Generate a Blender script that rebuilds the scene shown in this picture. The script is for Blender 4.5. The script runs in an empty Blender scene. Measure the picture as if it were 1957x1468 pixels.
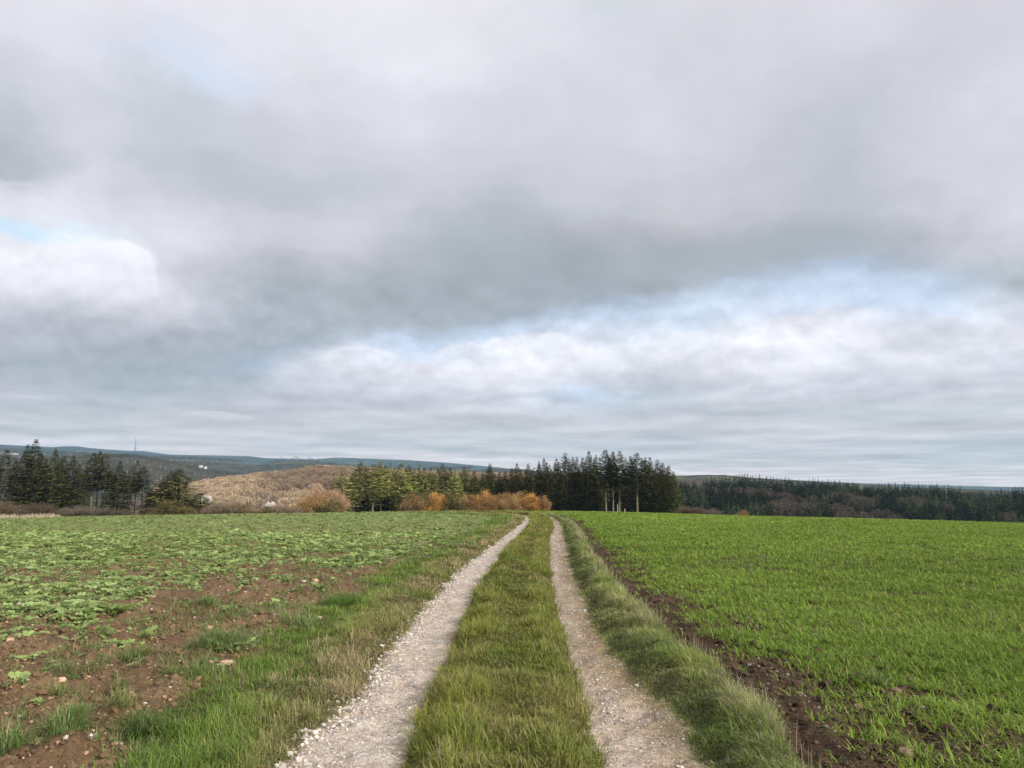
import bpy, math, random
import numpy as np

R = math.radians
rng = np.random.default_rng(11)
random.seed(5)
C = bpy.context.scene.collection
W, H, F = 1957.0, 1468.0, 1450.0
PITCH = R(7.5)
HC = 1.6
SUN_AZ, SUN_EL = R(132), R(29)          # clockwise from the view direction (+Y)
EXPOSURE = 0.0
cp, sp = math.cos(PITCH), math.sin(PITCH)

# ------------------------------------------------------------------ helpers
def ray(px, py):
    cx = (px - W / 2) / F; cy = -(py - H / 2) / F
    return (cx, cp - sp * cy, sp + cp * cy)

def azt(px, py):
    """azimuth and tangent of the elevation of a direction"""
    x, y, z = ray(px, py)
    return math.atan2(x, y), z / math.hypot(x, y)

def at(px, py, D):
    """world point in that direction at horizontal distance D"""
    a, t = azt(px, py)
    return D * math.sin(a), D * math.cos(a), HC + D * t

def hsh(ix, iy, seed):
    h = (ix.astype(np.int64) * 374761393 + iy.astype(np.int64) * 668265263 + seed * 974711) & 0xffffffff
    h = ((h ^ (h >> 13)) * 1274126177) & 0xffffffff
    h = ((h ^ (h >> 15)) * 2246822519) & 0xffffffff
    return (h ^ (h >> 16)) / 4294967296.0

def vn(x, y, seed=0):
    x = np.asarray(x, float); y = np.asarray(y, float)
    ix = np.floor(x); iy = np.floor(y); fx = x - ix; fy = y - iy
    fx = fx * fx * (3 - 2 * fx); fy = fy * fy * (3 - 2 * fy)
    a = hsh(ix, iy, seed); b = hsh(ix + 1, iy, seed); c = hsh(ix, iy + 1, seed); d = hsh(ix + 1, iy + 1, seed)
    return (a + (b - a) * fx) * (1 - fy) + (c + (d - c) * fx) * fy

def fbm(x, y, seed=0, o=4, g=0.5):
    s = 0; amp = 1; t = 0; ca, sa = 0.8, 0.6
    for i in range(o):
        s = s + amp * vn(x, y, seed + i * 17); t += amp; amp *= g
        x, y = (ca * x - sa * y) * 2.03 + 3.1, (sa * x + ca * y) * 2.03 + 7.7
    return s / t

def ss(a, b, x):
    t = np.clip((np.asarray(x, float) - a) / (b - a), 0, 1)
    return t * t * (3 - 2 * t)

def lin(c):
    c = np.asarray(c, float) / 255.0
    return np.where(c <= 0.04045, c / 12.92, ((c + 0.055) / 1.055) ** 2.4)

def tag(o, label=None, cat=None, group=None, kind=None):
    if label: o['label'] = label
    if cat: o['category'] = cat
    if group: o['group'] = group
    if kind: o['kind'] = kind
    return o

def mesh(name, v, f, col=None, mat=None, parent=None, smooth=False, uv=None):
    v = np.ascontiguousarray(v, dtype=np.float32); f = np.ascontiguousarray(f, dtype=np.int32)
    me = bpy.data.meshes.new(name)
    k = f.shape[1]
    me.vertices.add(len(v)); me.vertices.foreach_set('co', v.ravel())
    me.loops.add(f.size); me.loops.foreach_set('vertex_index', f.ravel())
    me.polygons.add(len(f)); me.polygons.foreach_set('loop_start', np.arange(0, f.size, k, dtype=np.int32))
    me.update(calc_edges=True)
    if smooth: me.polygons.foreach_set('use_smooth', np.ones(len(f), dtype=bool))
    else: me.polygons.foreach_set('use_smooth', np.zeros(len(f), dtype=bool))
    if col is not None:
        a = me.color_attributes.new('Col', 'FLOAT_COLOR', 'POINT')
        c = np.ones((len(v), 4), dtype=np.float32); c[:, :3] = col
        a.data.foreach_set('color', c.ravel())
    if mat: me.materials.append(mat)
    o = bpy.data.objects.new(name, me); C.objects.link(o)
    if parent: o.parent = parent
    return o

def empty(name, loc, rz=0, s=1.0):
    o = bpy.data.objects.new(name, None); C.objects.link(o)
    o.location = loc; o.rotation_euler = (0, 0, rz); o.scale = (s, s, s)
    o.empty_display_size = 0.3
    return o

# ------------------------------------------------------------------ materials
def nt(m):
    m.use_nodes = True; t = m.node_tree; t.nodes.clear(); return t

def N(t, kind, **kw):
    n = t.nodes.new(kind)
    for k, v in kw.items():
        if hasattr(n, k): setattr(n, k, v)
        else: n.inputs[k].default_value = v
    return n

def leaf_mat(name, transl=0.3, rough=0.55, spec=0.3, tint=(1, 1, 1)):
    m = bpy.data.materials.new(name); t = nt(m); L = t.links
    a = N(t, 'ShaderNodeAttribute', attribute_name='Col')
    oi = N(t, 'ShaderNodeObjectInfo')
    mr = N(t, 'ShaderNodeMapRange'); mr.inputs[3].default_value = 0.82; mr.inputs[4].default_value = 1.2
    L.new(oi.outputs['Random'], mr.inputs[0])
    mx = N(t, 'ShaderNodeVectorMath', operation='SCALE'); L.new(a.outputs['Color'], mx.inputs[0]); L.new(mr.outputs[0], mx.inputs['Scale'])
    m2 = N(t, 'ShaderNodeVectorMath', operation='MULTIPLY'); L.new(mx.outputs[0], m2.inputs[0]); m2.inputs[1].default_value = tint
    p = N(t, 'ShaderNodeBsdfPrincipled'); p.inputs['Roughness'].default_value = rough; p.inputs['Specular IOR Level'].default_value = spec
    L.new(m2.outputs[0], p.inputs['Base Color'])
    o = N(t, 'ShaderNodeOutputMaterial')
    if transl > 0:
        tr = N(t, 'ShaderNodeBsdfTranslucent'); L.new(m2.outputs[0], tr.inputs['Color'])
        mi = N(t, 'ShaderNodeMixShader'); mi.inputs[0].default_value = transl
        L.new(p.outputs[0], mi.inputs[1]); L.new(tr.outputs[0], mi.inputs[2]); L.new(mi.outputs[0], o.inputs[0])
    else:
        L.new(p.outputs[0], o.inputs[0])
    return m

def surf_mat(name, scale1=30.0, var=0.35, bump=0.02, scale2=120.0, rough=0.9, vor=0.0, vscale=60.0, base=None, spec=0.25):
    """vertex colour times fine noise, with bump; vor mixes in pebble cells"""
    m = bpy.data.materials.new(name); t = nt(m); L = t.links
    tc = N(t, 'ShaderNodeTexCoord')
    if base is None:
        a = N(t, 'ShaderNodeAttribute', attribute_name='Col'); src = a.outputs['Color']
    else:
        a = N(t, 'ShaderNodeRGB'); a.outputs[0].default_value = (*base, 1); src = a.outputs[0]
    n1 = N(t, 'ShaderNodeTexNoise'); n1.inputs['Scale'].default_value = scale1; n1.inputs['Detail'].default_value = 6; n1.inputs['Roughness'].default_value = 0.65
    n2 = N(t, 'ShaderNodeTexNoise'); n2.inputs['Scale'].default_value = scale2; n2.inputs['Detail'].default_value = 4
    L.new(tc.outputs['Object'], n1.inputs['Vector']); L.new(tc.outputs['Object'], n2.inputs['Vector'])
    mr = N(t, 'ShaderNodeMapRange'); mr.inputs[1].default_value = 0.25; mr.inputs[2].default_value = 0.75; mr.inputs[3].default_value = 1 - var; mr.inputs[4].default_value = 1 + var
    L.new(n1.outputs['Fac'], mr.inputs[0])
    fac = mr.outputs[0]
    hsum = N(t, 'ShaderNodeMath', operation='ADD'); L.new(n1.outputs['Fac'], hsum.inputs[0]); L.new(n2.outputs['Fac'], hsum.inputs[1])
    height = hsum.outputs[0]
    if vor > 0:
        v = N(t, 'ShaderNodeTexVoronoi'); v.inputs['Scale'].default_value = vscale; L.new(tc.outputs['Object'], v.inputs['Vector'])
        sc = N(t, 'ShaderNodeSeparateColor'); L.new(v.outputs['Color'], sc.inputs[0])
        m3 = N(t, 'ShaderNodeMapRange'); m3.inputs[3].default_value = 1 - vor; m3.inputs[4].default_value = 1 + vor; L.new(sc.outputs[0], m3.inputs[0])
        mm = N(t, 'ShaderNodeMath', operation='MULTIPLY'); L.new(fac, mm.inputs[0]); L.new(m3.outputs[0], mm.inputs[1]); fac = mm.outputs[0]
        h2 = N(t, 'ShaderNodeMath', operation='SUBTRACT'); L.new(height, h2.inputs[0]); L.new(v.outputs['Distance'], h2.inputs[1]); height = h2.outputs[0]
    sc_ = N(t, 'ShaderNodeVectorMath', operation='SCALE'); L.new(src, sc_.inputs[0]); L.new(fac, sc_.inputs['Scale'])
    p = N(t, 'ShaderNodeBsdfPrincipled'); p.inputs['Roughness'].default_value = rough; p.inputs['Specular IOR Level'].default_value = spec
    L.new(sc_.outputs[0], p.inputs['Base Color'])
    if bump > 0:
        b = N(t, 'ShaderNodeBump'); b.inputs['Strength'].default_value = 0.8; b.inputs['Distance'].default_value = bump
        L.new(height, b.inputs['Height']); L.new(b.outputs[0], p.inputs['Normal'])
    o = N(t, 'ShaderNodeOutputMaterial'); L.new(p.outputs[0], o.inputs[0])
    return m

M_grass = leaf_mat('grass_blades', 0.35, 0.6, 0.12)
M_crop = leaf_mat('crop_leaves', 0.35, 0.6, 0.14)
M_needle = leaf_mat('conifer_needles', 0.12, 0.8, 0.04)
M_leaf = leaf_mat('autumn_leaves', 0.3, 0.6, 0.2)
M_twig = leaf_mat('bare_twigs', 0.0, 0.8, 0.15)
M_bark = surf_mat('bark', 3.0, 0.35, 0.03, 12.0)
M_ground = surf_mat('earth', 22.0, 0.35, 0.012, 90.0, vor=0.12, vscale=55)
M_gravel = surf_mat('crushed_limestone', 14.0, 0.15, 0.012, 110.0, vor=0.28, vscale=48)
M_stone = surf_mat('limestone_pieces', 9.0, 0.2, 0.004, 60.0, rough=0.85)
M_hill = surf_mat('wooded_hillside', 0.045, 0.6, 14.0, 0.12)
M_far = surf_mat('distant_hillside', 0.012, 0.4, 14.0, 0.04)
M_chalk = surf_mat('chalk_face', 0.5, 0.12, 0.4, 1.7)
M_paint = surf_mat('white_render', 0.8, 0.08, 0.0, 3.0, base=(0.75, 0.74, 0.7))
M_roof = surf_mat('slate_roof', 0.8, 0.2, 0.0, 3.0, base=(0.13, 0.11, 0.11))
M_steel = surf_mat('galvanised_steel', 0.8, 0.1, 0.0, 3.0, base=(0.16, 0.17, 0.19))

# ------------------------------------------------------------------ terrain
HOR = [(0, 993), (130, 988), (300, 985), (440, 983), (600, 981), (740, 979), (1000, 976.5), (1150, 978),
       (1300, 982), (1400, 985.5), (1600, 990), (1700, 992.5), (1957, 1000)]
_ha = np.array([azt(*p)[0] for p in HOR]); _ht = np.array([-azt(*p)[1] for p in HOR])
VALLEY = -46.0

def terrain(x, y):
    """the land: near level, a rounded brow, then a long fall into the valley"""
    x = np.asarray(x, float); y = np.asarray(y, float)
    r = np.hypot(x, y); a = np.arctan2(x, y)
    T = np.interp(a, _ha, _ht)
    T = T * (1 - 0.5 * ss(R(50), R(100), np.abs(a)))
    h = HC - 0.09
    d0 = 0.62 * h / T; u = 2 * (h / T - d0); aa = T / (2 * u)
    d1 = d0 + u * 1.16; sl = 2 * aa * (d1 - d0)
    z = np.where(r < d0, 0.0, np.where(r < d1, -aa * (r - d0) ** 2, -aa * (d1 - d0) ** 2 - sl * (r - d1)))
    z = z + 2.0 * ss(60, 200, r) * (fbm(x / 60, y / 60, 3) - 0.5)
    z = z - 0.10 * np.clip(r - 330, 0, 400)
    fl = VALLEY + 10 * (fbm(x / 300, y / 300, 5) - 0.5)
    k = 8.0
    m = np.maximum(z, fl)
    return np.where(z - fl < 40, m, z)

def g(px, py):
    """where the sight line through a point meets the bare land"""
    d = ray(px, py)
    t = np.linspace(1.5, 75, 6000)
    zz = HC + d[2] * t - terrain(d[0] * t, d[1] * t)
    i = np.argmax(zz < 0) if (zz < 0).any() else int(np.argmin(zz))
    return d[0] * t[i], d[1] * t[i]

def curve(pts):
    q = [g(*p) for p in pts]
    ys = np.array([p[1] for p in q]); xs = np.array([p[0] for p in q])
    o = np.argsort(ys); ys = ys[o]; xs = xs[o]
    ys2 = np.concatenate([[-40], ys, ys[-1] + np.array([6., 14., 30., 60.])])
    xs2 = np.concatenate([[xs[0] - 0.0], xs, xs[-1] - np.array([2.2, 7.5, 22., 55.])])
    return lambda y: np.interp(y, ys2, xs2)

cA = curve([(300, 1468), (352, 1400), (440, 1300), (560, 1215), (660, 1150), (755, 1100), (850, 1050), (925, 1012), (962, 992)])
cB = curve([(545, 1468), (600, 1400), (690, 1310), (775, 1205), (815, 1160), (848, 1123), (888, 1083), (946, 1037), (983, 1011), (1001, 995), (1000, 987)])
cC = curve([(780, 1468), (805, 1394), (833, 1317), (864, 1253), (889, 1189), (917, 1125), (943, 1088), (966, 1057), (989, 1031), (1012, 1006), (1017, 993), (1008, 986)])
cD = curve([(1140, 1468), (1117, 1381), (1102, 1317), (1079, 1243), (1063, 1189), (1051, 1125), (1046, 1062), (1046, 1034), (1055, 1011), (1055, 1001), (1045, 990), (1034, 986)])
cE = curve([(1365, 1468), (1309, 1394), (1232, 1317), (1168, 1243), (1137, 1189), (1106, 1113), (1089, 1062), (1078, 1024), (1075, 1006), (1064, 993), (1047, 986)])
cF = curve([(1585, 1468), (1514, 1401), (1482, 1362), (1398, 1292), (1334, 1243), (1275, 1197), (1212, 1143), (1160, 1085), (1142, 1067), (1117, 1026), (1101, 1003), (1081, 993), (1062, 986)])
cG = curve([(1730, 1468), (1656, 1342), (1542, 1305), (1443, 1237), (1400, 1214), (1260, 1139), (1196, 1093), (1168, 1072), (1132, 1039), (1116, 1019), (1103, 1003), (1083, 993), (1064, 986)])

def bounds(x, y):
    wob = (fbm(x * 1.7, y * 1.7, 40, 3) - 0.5)
    B = cB(y) + wob * 0.22; Cc = cC(y) + wob * 0.10; D = cD(y) - wob * 0.10
    E = cE(y) + 0.05 + wob * 0.2; Fq = cF(y) - 0.13 * ss(30, 12, y) + (fbm(x, y * 2.1, 43, 3) - 0.5) * 0.18; G = cG(y) + (fbm(x * 1.1, y * 1.1, 41, 3) - 0.5) * 0.7
    A = cA(y) + (fbm(x * 1.2, y * 1.2, 42, 3) - 0.5) * 1.1
    return A, B, Cc, D, E, Fq, G

def relief(x, y):
    """track cross-section, clods and turf on top of the land"""
    A, B, Cc, D, E, Fq, G = bounds(x, y)
    z = np.zeros_like(x)
    near = 1 - ss(60, 90, y)
    # left verge, gently raised
    z += 0.05 * ss(0, 0.35, B - x)
    # hump between the wheel ruts
    mid = (Cc + D) / 2; hw = (D - Cc) / 2
    q = np.clip(1 - np.abs(x - mid) / np.maximum(hw, 0.1), 0, 1)
    z += 0.11 * ss(0, 0.45, q) * near
    z -= 0.02 * ss(0.6, 1.0, q)
    # right bank
    wq = np.clip((x - E) / np.maximum(Fq - E, 0.2), 0, 1)
    prof = np.sin(np.pi * np.clip(wq, 0, 1) ** 1.25)
    z += 0.12 * (0.45 + 1.1 * fbm(x * 1.1, y * 0.9, 85, 3)) * np.clip(prof, 0, 1) ** 0.8 * near * (1 - 0.6 * ss(16, 40, y))
    z += 0.035 * ss(0, 0.4, x - Fq)
    # soil: clods
    soilL = ss(-0.15, 0.35, A - x); soilR = ss(0, 0.15, x - Fq)
    fine = 1 - ss(14, 40, y)
    c1 = fbm(x * 3.0, y * 3.0, 60, 4); c2 = np.abs(fbm(x * 7.5, y * 7.5, 70, 3) - 0.5) * 2
    cl = (c1 - 0.5) * 0.24 + (0.35 - c2) * 0.075 + (fbm(x * 20, y * 20, 75, 3) - 0.5) * 0.05 * fine
    z += soilL * cl * 0.95 * near
    z += soilR * cl * (0.55 - 0.2 * ss(0.3, 1.5, x - G)) * near
    # turf bumps and rut unevenness
    turf = np.clip(1 - soilL - soilR, 0, 1)
    z += turf * (fbm(x * 3.6, y * 3.6, 80, 3) - 0.5) * 0.11 * ss(0.0, 0.12, np.minimum(np.abs(x - Cc), np.abs(x - D)))
    gr = ((x > B) & (x < Cc)) | ((x > D) & (x < E))
    z += np.where(gr, (fbm(x * 11, y * 11, 90, 3) - 0.5) * 0.022, 0)
    return z

def ground_z(x, y):
    return terrain(x, y) + relief(x, y)

# grid lines
yr = np.concatenate([-np.geomspace(400, 2.5, 26), np.linspace(-2, 3.3, 22),
                     np.geomspace(3.5, 62, 600), np.geomspace(64, 420, 70), np.geomspace(440, 12000, 40)])
ui = np.linspace(-1, 1, 1081)
ue = np.geomspace(1.012, 4.5, 34)
ui = np.concatenate([-ue[::-1], ui, ue])
Y, U = np.meshgrid(yr, ui, indexing='ij')
half = 0.86 * np.maximum(Y, 3.5) + 1.6 + np.where(Y < 3.5, (3.5 - Y) * 0.9, 0)
X = U * half
X = np.where(np.abs(U) > 1, np.sign(U) * (half + (np.abs(U) - 1) * (half * 0.6 + 90)), X)
Z = ground_z(X, Y)
nr, nc = X.shape
A, B, Cc, D, E, Fq, G = bounds(X, Y)

n1 = fbm(X * 2.3, Y * 2.3, 100, 4); n2 = fbm(X * 9, Y * 9, 110, 3); n3 = fbm(X * 0.5, Y * 0.5, 120, 3)
def mixc(c, m, col):
    m = np.clip(m, 0, 1)[..., None]
    return c * (1 - m) + np.asarray(col) * m
soil = np.zeros(X.shape + (3,)) + np.array([0.122, 0.076, 0.038])
soil = mixc(soil, ss(0.4, 0.7, n1) * 0.6, (0.21, 0.14, 0.074))
soil = mixc(soil, ss(0.5, 0.75, n2) * 0.5, (0.09, 0.052, 0.034))
soilr = soil * np.array([0.44, 0.40, 0.42])
grass = mixc(np.zeros(X.shape + (3,)) + np.array([0.085, 0.085, 0.028]), ss(0.4, 0.65, n2), (0.12, 0.10, 0.045))
crop_r = mixc(np.zeros(X.shape + (3,)) + np.array([0.085, 0.135, 0.018]), ss(0.3, 0.7, n3) * 0.5, (0.10, 0.155, 0.022))
crop_l = mixc(np.zeros(X.shape + (3,)) + np.array([0.16, 0.205, 0.055]), ss(0.45, 0.7, n1) * 0.5, (0.15, 0.15, 0.06))
far = ss(11, 34, np.hypot(X, Y))
col = soil.copy()
col = mixc(col, far * 0.95, crop_l)
col = mixc(col, ss(-0.3, 0.3, X - A), grass)
gravel = mixc(np.zeros(X.shape + (3,)) + np.array([0.41, 0.345, 0.285]), ss(0.45, 0.75, n2) * 0.5, (0.50, 0.455, 0.415))
gravel = mixc(gravel, ss(0.42, 0.7, n1) * 0.55, (0.36, 0.285, 0.22))
moss = np.array([0.20, 0.175, 0.075])
isL = ss(-0.03, 0.05, X - B) * ss(-0.03, 0.04, Cc - X)
isR = ss(-0.03, 0.04, X - D) * ss(-0.12, 0.10, E - X)
gL = mixc(gravel, ss(0.22, 0.0, Cc - X) * ss(0.35, 0.6, n1) * 0.7, (0.24, 0.185, 0.12))
gL = mixc(gL, ss(0.2, 0.0, X - B) * ss(0.4, 0.6, n2) * 0.6, moss)
gR = mixc(gravel * np.array([0.90, 0.86, 0.82]), ss(0.62, 0.1, E - X) * ss(0.25, 0.55, n1 * 0.6 + n2 * 0.4) * 0.85, (0.22, 0.165, 0.09))
gR = mixc(gR, ss(0.3, 0.0, E - X) * 0.6, (0.15, 0.12, 0.055))
col = mixc(col, isL, gL); col = mixc(col, isR, gR)
col = mixc(col, ss(0.0, 0.12, X - E), grass)
col = mixc(col, ss(-0.05, 0.1, X - Fq), soilr)
col = mixc(col, ss(0.1, 0.9, X - G) * (0.25 + 0.75 * ss(10, 30, Y)), crop_r)
valley = mixc(np.zeros(X.shape + (3,)) + np.array([0.05, 0.06, 0.025]), ss(0.4, 0.6, fbm(X / 90, Y / 90, 7)), (0.09, 0.075, 0.05))
rr = np.hypot(X, Y)
col = mixc(col, ss(150, 200, rr), valley)

V = np.stack([X, Y, Z], -1).reshape(-1, 3); colf = col.reshape(-1, 3)
idx = np.arange(nr * nc).reshape(nr, nc)
fq = np.stack([idx[:-1, :-1], idx[:-1, 1:], idx[1:, 1:], idx[1:, :-1]], -1).reshape(-1, 4)
xc = X[:-1, :-1].ravel(); Yc = Y[:-1, :-1].ravel()
gm = (((X > B) & (X < Cc)) | ((X > D) & (X < E)))[:-1, :-1].ravel() & (Yc < 75) & (Yc > -40)
def sub(name, mask, mat):
    f = fq[mask]; used, inv = np.unique(f, return_inverse=True)
    return mesh(name, V[used], inv.reshape(-1, 4), colf[used], mat, smooth=True)
tag(sub('ground', ~gm, M_ground), kind='structure')
tag(sub('path', gm, M_gravel), kind='structure')

# ------------------------------------------------------------------ blades, leaves, pebbles
def blades(P, L, w, az, t1, t2, c0, c1):
    """curved tapering blades. P base (n,3); t1, t2 tilt of lower and upper half from vertical"""
    n = len(P)
    hx, hy = np.cos(az), np.sin(az); sx, sy = -hy, hx
    m = P + np.stack([hx * np.sin(t1), hy * np.sin(t1), np.cos(t1)], -1) * (L * 0.55)[:, None]
    tip = m + np.stack([hx * np.sin(t2), hy * np.sin(t2), np.cos(t2)], -1) * (L * 0.45)[:, None]
    s = np.stack([sx, sy, np.zeros(n)], -1)
    w = w[:, None]
    v = np.stack([P - s * w * 0.5, P + s * w * 0.5, m - s * w * 0.42, m + s * w * 0.42, tip], 1).reshape(-1, 3)
    b = (np.arange(n) * 5)[:, None]
    f = np.concatenate([b + [0, 1, 3], b + [0, 3, 2], b + [2, 3, 4]], 1).reshape(-1, 3)
    c = np.stack([c0, c0, (c0 + c1) / 2, (c0 + c1) / 2, c1], 1).reshape(-1, 3)
    return v, f, c

def diamonds(Cn, d, up, L, w, col):
    """leaf-like rhombs: from base Cn along unit d, half-width across d x up"""
    s = np.cross(d, up); s /= np.linalg.norm(s, axis=1)[:, None] + 1e-9
    n = len(Cn); L = L[:, None]; w = w[:, None]
    v = np.stack([Cn, Cn + d * L * 0.5 + s * w * 0.5, Cn + d * L, Cn + d * L * 0.5 - s * w * 0.5], 1).reshape(-1, 3)
    f = (np.arange(n) * 4)[:, None] + [0, 1, 2, 3]
    return v, f, np.repeat(col, 4, 0)

def join(parts):
    vs, fs, cs = [], [], []; o = 0
    for v, f, c in parts:
        vs.append(v); fs.append(f + o); cs.append(c); o += len(v)
    return np.concatenate(vs), np.concatenate(fs), np.concatenate(cs)

def wedge(y0, y1, rho, side=0, k=0.74, m=1.6):
    """uniform points in the ground wedge between two distances"""
    area = (k * (y0 + y1) + 2 * m) * (y1 - y0)
    n = int(area * rho)
    y = np.sqrt(rng.random(n) * (y1 ** 2 - y0 ** 2) + y0 ** 2)
    x = (rng.random(n) * 2 - 1) * (k * y + m)
    return x, y

def strip(fa, fb, y0, y1, rho, pad=0.0):
    n = int(max((np.mean(fb(np.linspace(y0, y1, 9)) - fa(np.linspace(y0, y1, 9))) + 2 * pad), 0.1) * (y1 - y0) * rho)
    y = rng.random(n) * (y1 - y0) + y0
    a = fa(y) - pad; b = fb(y) + pad
    return a + rng.random(n) * (b - a), y

def rnd(n, a, b): return rng.random(n) * (b - a) + a

def tufted(x, y, spread, per):
    """turn seed points into clusters"""
    x = np.repeat(x, per); y = np.repeat(y, per); n = len(x)
    r = np.abs(rng.normal(0, spread, n)); a = rng.random(n) * 2 * np.pi
    return x + r * np.cos(a), y + r * np.sin(a), a, r

BANDS = [(3.2, 7, 1.0), (7, 12, 0.75), (12, 22, 0.42), (22, 38, 0.24), (38, 56, 0.16)]

def grass_strip(name, fa, fb, dens, L0, L1, cols, dry, lean=None, pad=0.05, edge=None, drycol=(0.30, 0.25, 0.14), spread=0.03, label=None, tilt=1.0, hmap=None, hs=0.0):
    parts = []
    for y0, y1, k in BANDS:
        sx, sy = strip(fa, fb, y0, y1, dens * k / 9, pad)
        if edge is not None:
            keep = rng.random(len(sx)) < edge(sx, sy); sx, sy = sx[keep], sy[keep]
        # clumpy density
        cl = fbm(sx * 3.2, sy * 3.2, 200, 3)
        keep = rng.random(len(sx)) < np.clip(0.35 + 2.2 * (cl - 0.3), 0.15, 1); sx, sy = sx[keep], sy[keep]
        x, y, a, r = tufted(sx, sy, spread * (1 + 0.02 * y0), 9)
        n = len(x)
        cl = fbm(x * 3.2, y * 3.2, 200, 3); big = fbm(x * 1.1, y * 1.1, 210, 3); m2 = fbm(x * 2.0, y * 2.0, 220, 3)
        L = 0.88 * rnd(n, L0, L1) * (0.38 + 1.25 * ss(0.3, 0.7, cl))
        if hmap is not None: L = L * hmap(x, y)
        w = np.maximum(rnd(n, 0.0022, 0.0062), 0.00062 * y)
        az = a + rng.normal(0, 0.6, n)
        if lean is not None:
            az = np.where(rng.random(n) < 0.6, lean + rng.normal(0, 0.6, n), az)
        t1 = np.clip(rnd(n, 0.05, 0.8) * tilt + r * 4 + (rng.random(n) < .12) * .5, 0, 1.35); t2 = t1 + rnd(n, 0.2, 1.1)
        base = np.asarray(cols[0]) * (1 - ss(0.35, 0.65, big))[:, None] + np.asarray(cols[1]) * ss(0.35, 0.65, big)[:, None]
        dr = np.clip(dry * 2 * ss(0.35, 0.7, m2) + hs, 0, 0.95)
        isdry = rng.random(n) < dr
        c = np.where(isdry[:, None], np.asarray(drycol) * rnd(n, 0.7, 1.25)[:, None], base * rnd(n, 0.65, 1.35)[:, None])
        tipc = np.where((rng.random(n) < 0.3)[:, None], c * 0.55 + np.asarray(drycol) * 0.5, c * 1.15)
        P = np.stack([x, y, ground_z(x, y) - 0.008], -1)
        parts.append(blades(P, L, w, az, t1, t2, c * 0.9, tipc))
    # short turf beneath the tufts
    for y0, y1, k in BANDS:
        x, y = strip(fa, fb, y0, y1, dens * k * 2.4, pad)
        if edge is not None:
            keep = rng.random(len(x)) < edge(x, y); x, y = x[keep], y[keep]
        n = len(x); big = ss(0.35, 0.65, fbm(x * 1.1, y * 1.1, 210, 3))[:, None]
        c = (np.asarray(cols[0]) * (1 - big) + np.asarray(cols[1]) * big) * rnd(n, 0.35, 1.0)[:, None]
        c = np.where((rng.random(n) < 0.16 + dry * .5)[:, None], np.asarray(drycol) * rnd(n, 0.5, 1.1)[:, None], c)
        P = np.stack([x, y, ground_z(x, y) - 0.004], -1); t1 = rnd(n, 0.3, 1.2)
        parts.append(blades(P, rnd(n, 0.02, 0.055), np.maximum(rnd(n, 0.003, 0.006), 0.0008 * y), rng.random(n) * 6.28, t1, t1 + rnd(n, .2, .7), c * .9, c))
    v, f, c = join(parts)
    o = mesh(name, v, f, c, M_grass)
    return tag(o, label, 'grass', kind='stuff')

GREEN_C = [(0.155, 0.20, 0.034), (0.24, 0.255, 0.055)]
def mid_h(x, y):
    # worn, shorter turf along the middle, fuller tufts along both rims
    m = (cC(y) + cD(y)) / 2; h = (cD(y) - cC(y)) / 2
    q = np.abs(x - m - 0.05) / np.maximum(h, 0.1)
    return 0.55 + 0.55 * ss(0.15, 0.65, q)
grass_strip('grass', cC, cD, 5200, 0.07, 0.15, GREEN_C, 0.22, pad=0.03, drycol=(0.34, 0.29, 0.13),
            label='olive green tufted grass strip running between the two gravel wheel ruts', hmap=mid_h)

def left_edge(x, y):
    A, B, Cc, D, E, Fq, G = bounds(x, y)
    return ss(-0.25, 0.25, x - A) * (1 - 0.93 * ss(-0.10, 0.04, x - B))
def near_rut_dry(x, y):
    return 0.75 + 0.4 * ss(1.3, 0.5, cB(y) - x)
grass_strip('grass', lambda y: cA(y) - 0.5, lambda y: (cA(y) + cB(y)) / 2, 4300, 0.05, 0.13, [(0.13, 0.225, 0.035), (0.19, 0.28, 0.05)], 0.12,
            edge=left_edge, label='fresh green grass margin along the bare soil of the left field', pad=0.1)
grass_strip('grass', lambda y: (cA(y) + cB(y)) / 2 - 0.1, cB, 4600, 0.06, 0.14, [(0.18, 0.225, 0.055), (0.25, 0.25, 0.085)], 0.5,
            edge=left_edge, label='straw streaked dry grass verge beside the left gravel rut', pad=0.06, drycol=(0.38, 0.31, 0.17), tilt=1.5)

def right_edge(x, y):
    A, B, Cc, D, E, Fq, G = bounds(x, y)
    return ss(-0.12, 0.1, x - E) * ss(-0.06, 0.06, Fq + 0.03 - x)
def bank_h(x, y):
    q = np.clip((x - cE(y)) / np.maximum(cF(y) - cE(y), 0.2), 0, 1)
    return (0.45 + 0.75 * ss(0.1, 0.55, q)) * (1 - 0.5 * ss(16, 40, y))
grass_strip('grass', cE, cF, 8200, 0.055, 0.135, [(0.22, 0.315, 0.07), (0.39, 0.44, 0.14)], 0.22, lean=R(200),
            edge=right_edge, label='long grey green grass bank between the right rut and the crop', pad=0.06, drycol=(0.38, 0.33, 0.22), hmap=bank_h)
# dry stalks on the crest of the bank
parts = []
for y0, y1, k in BANDS:
    sx, sy = strip(lambda y: cF(y) - 0.26, lambda y: cF(y) - 0.06, y0, y1, 420 * k)
    keep = rng.random(len(sx)) < ss(0.42, 0.6, fbm(sx * 0.9, sy * 0.9, 230, 2)); sx, sy = sx[keep], sy[keep]; n = len(sx)
    P = np.stack([sx, sy, ground_z(sx, sy)], -1)
    c = np.array([0.42, 0.35, 0.24]) * rnd(n, 0.7, 1.2)[:, None]
    parts.append(blades(P, rnd(n, 0.08, 0.24), np.maximum(rnd(n, 0.002, 0.004), 0.0005 * sy), rng.random(n) * 6.28, rnd(n, 0, 0.25), rnd(n, 0.05, 0.5), c, c))
v, f, c = join(parts); tag(mesh('dry_grass', v, f, c, M_grass), 'bleached dry grass stalks fringing the crest of the right bank', 'grass', kind='stuff')

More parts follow.
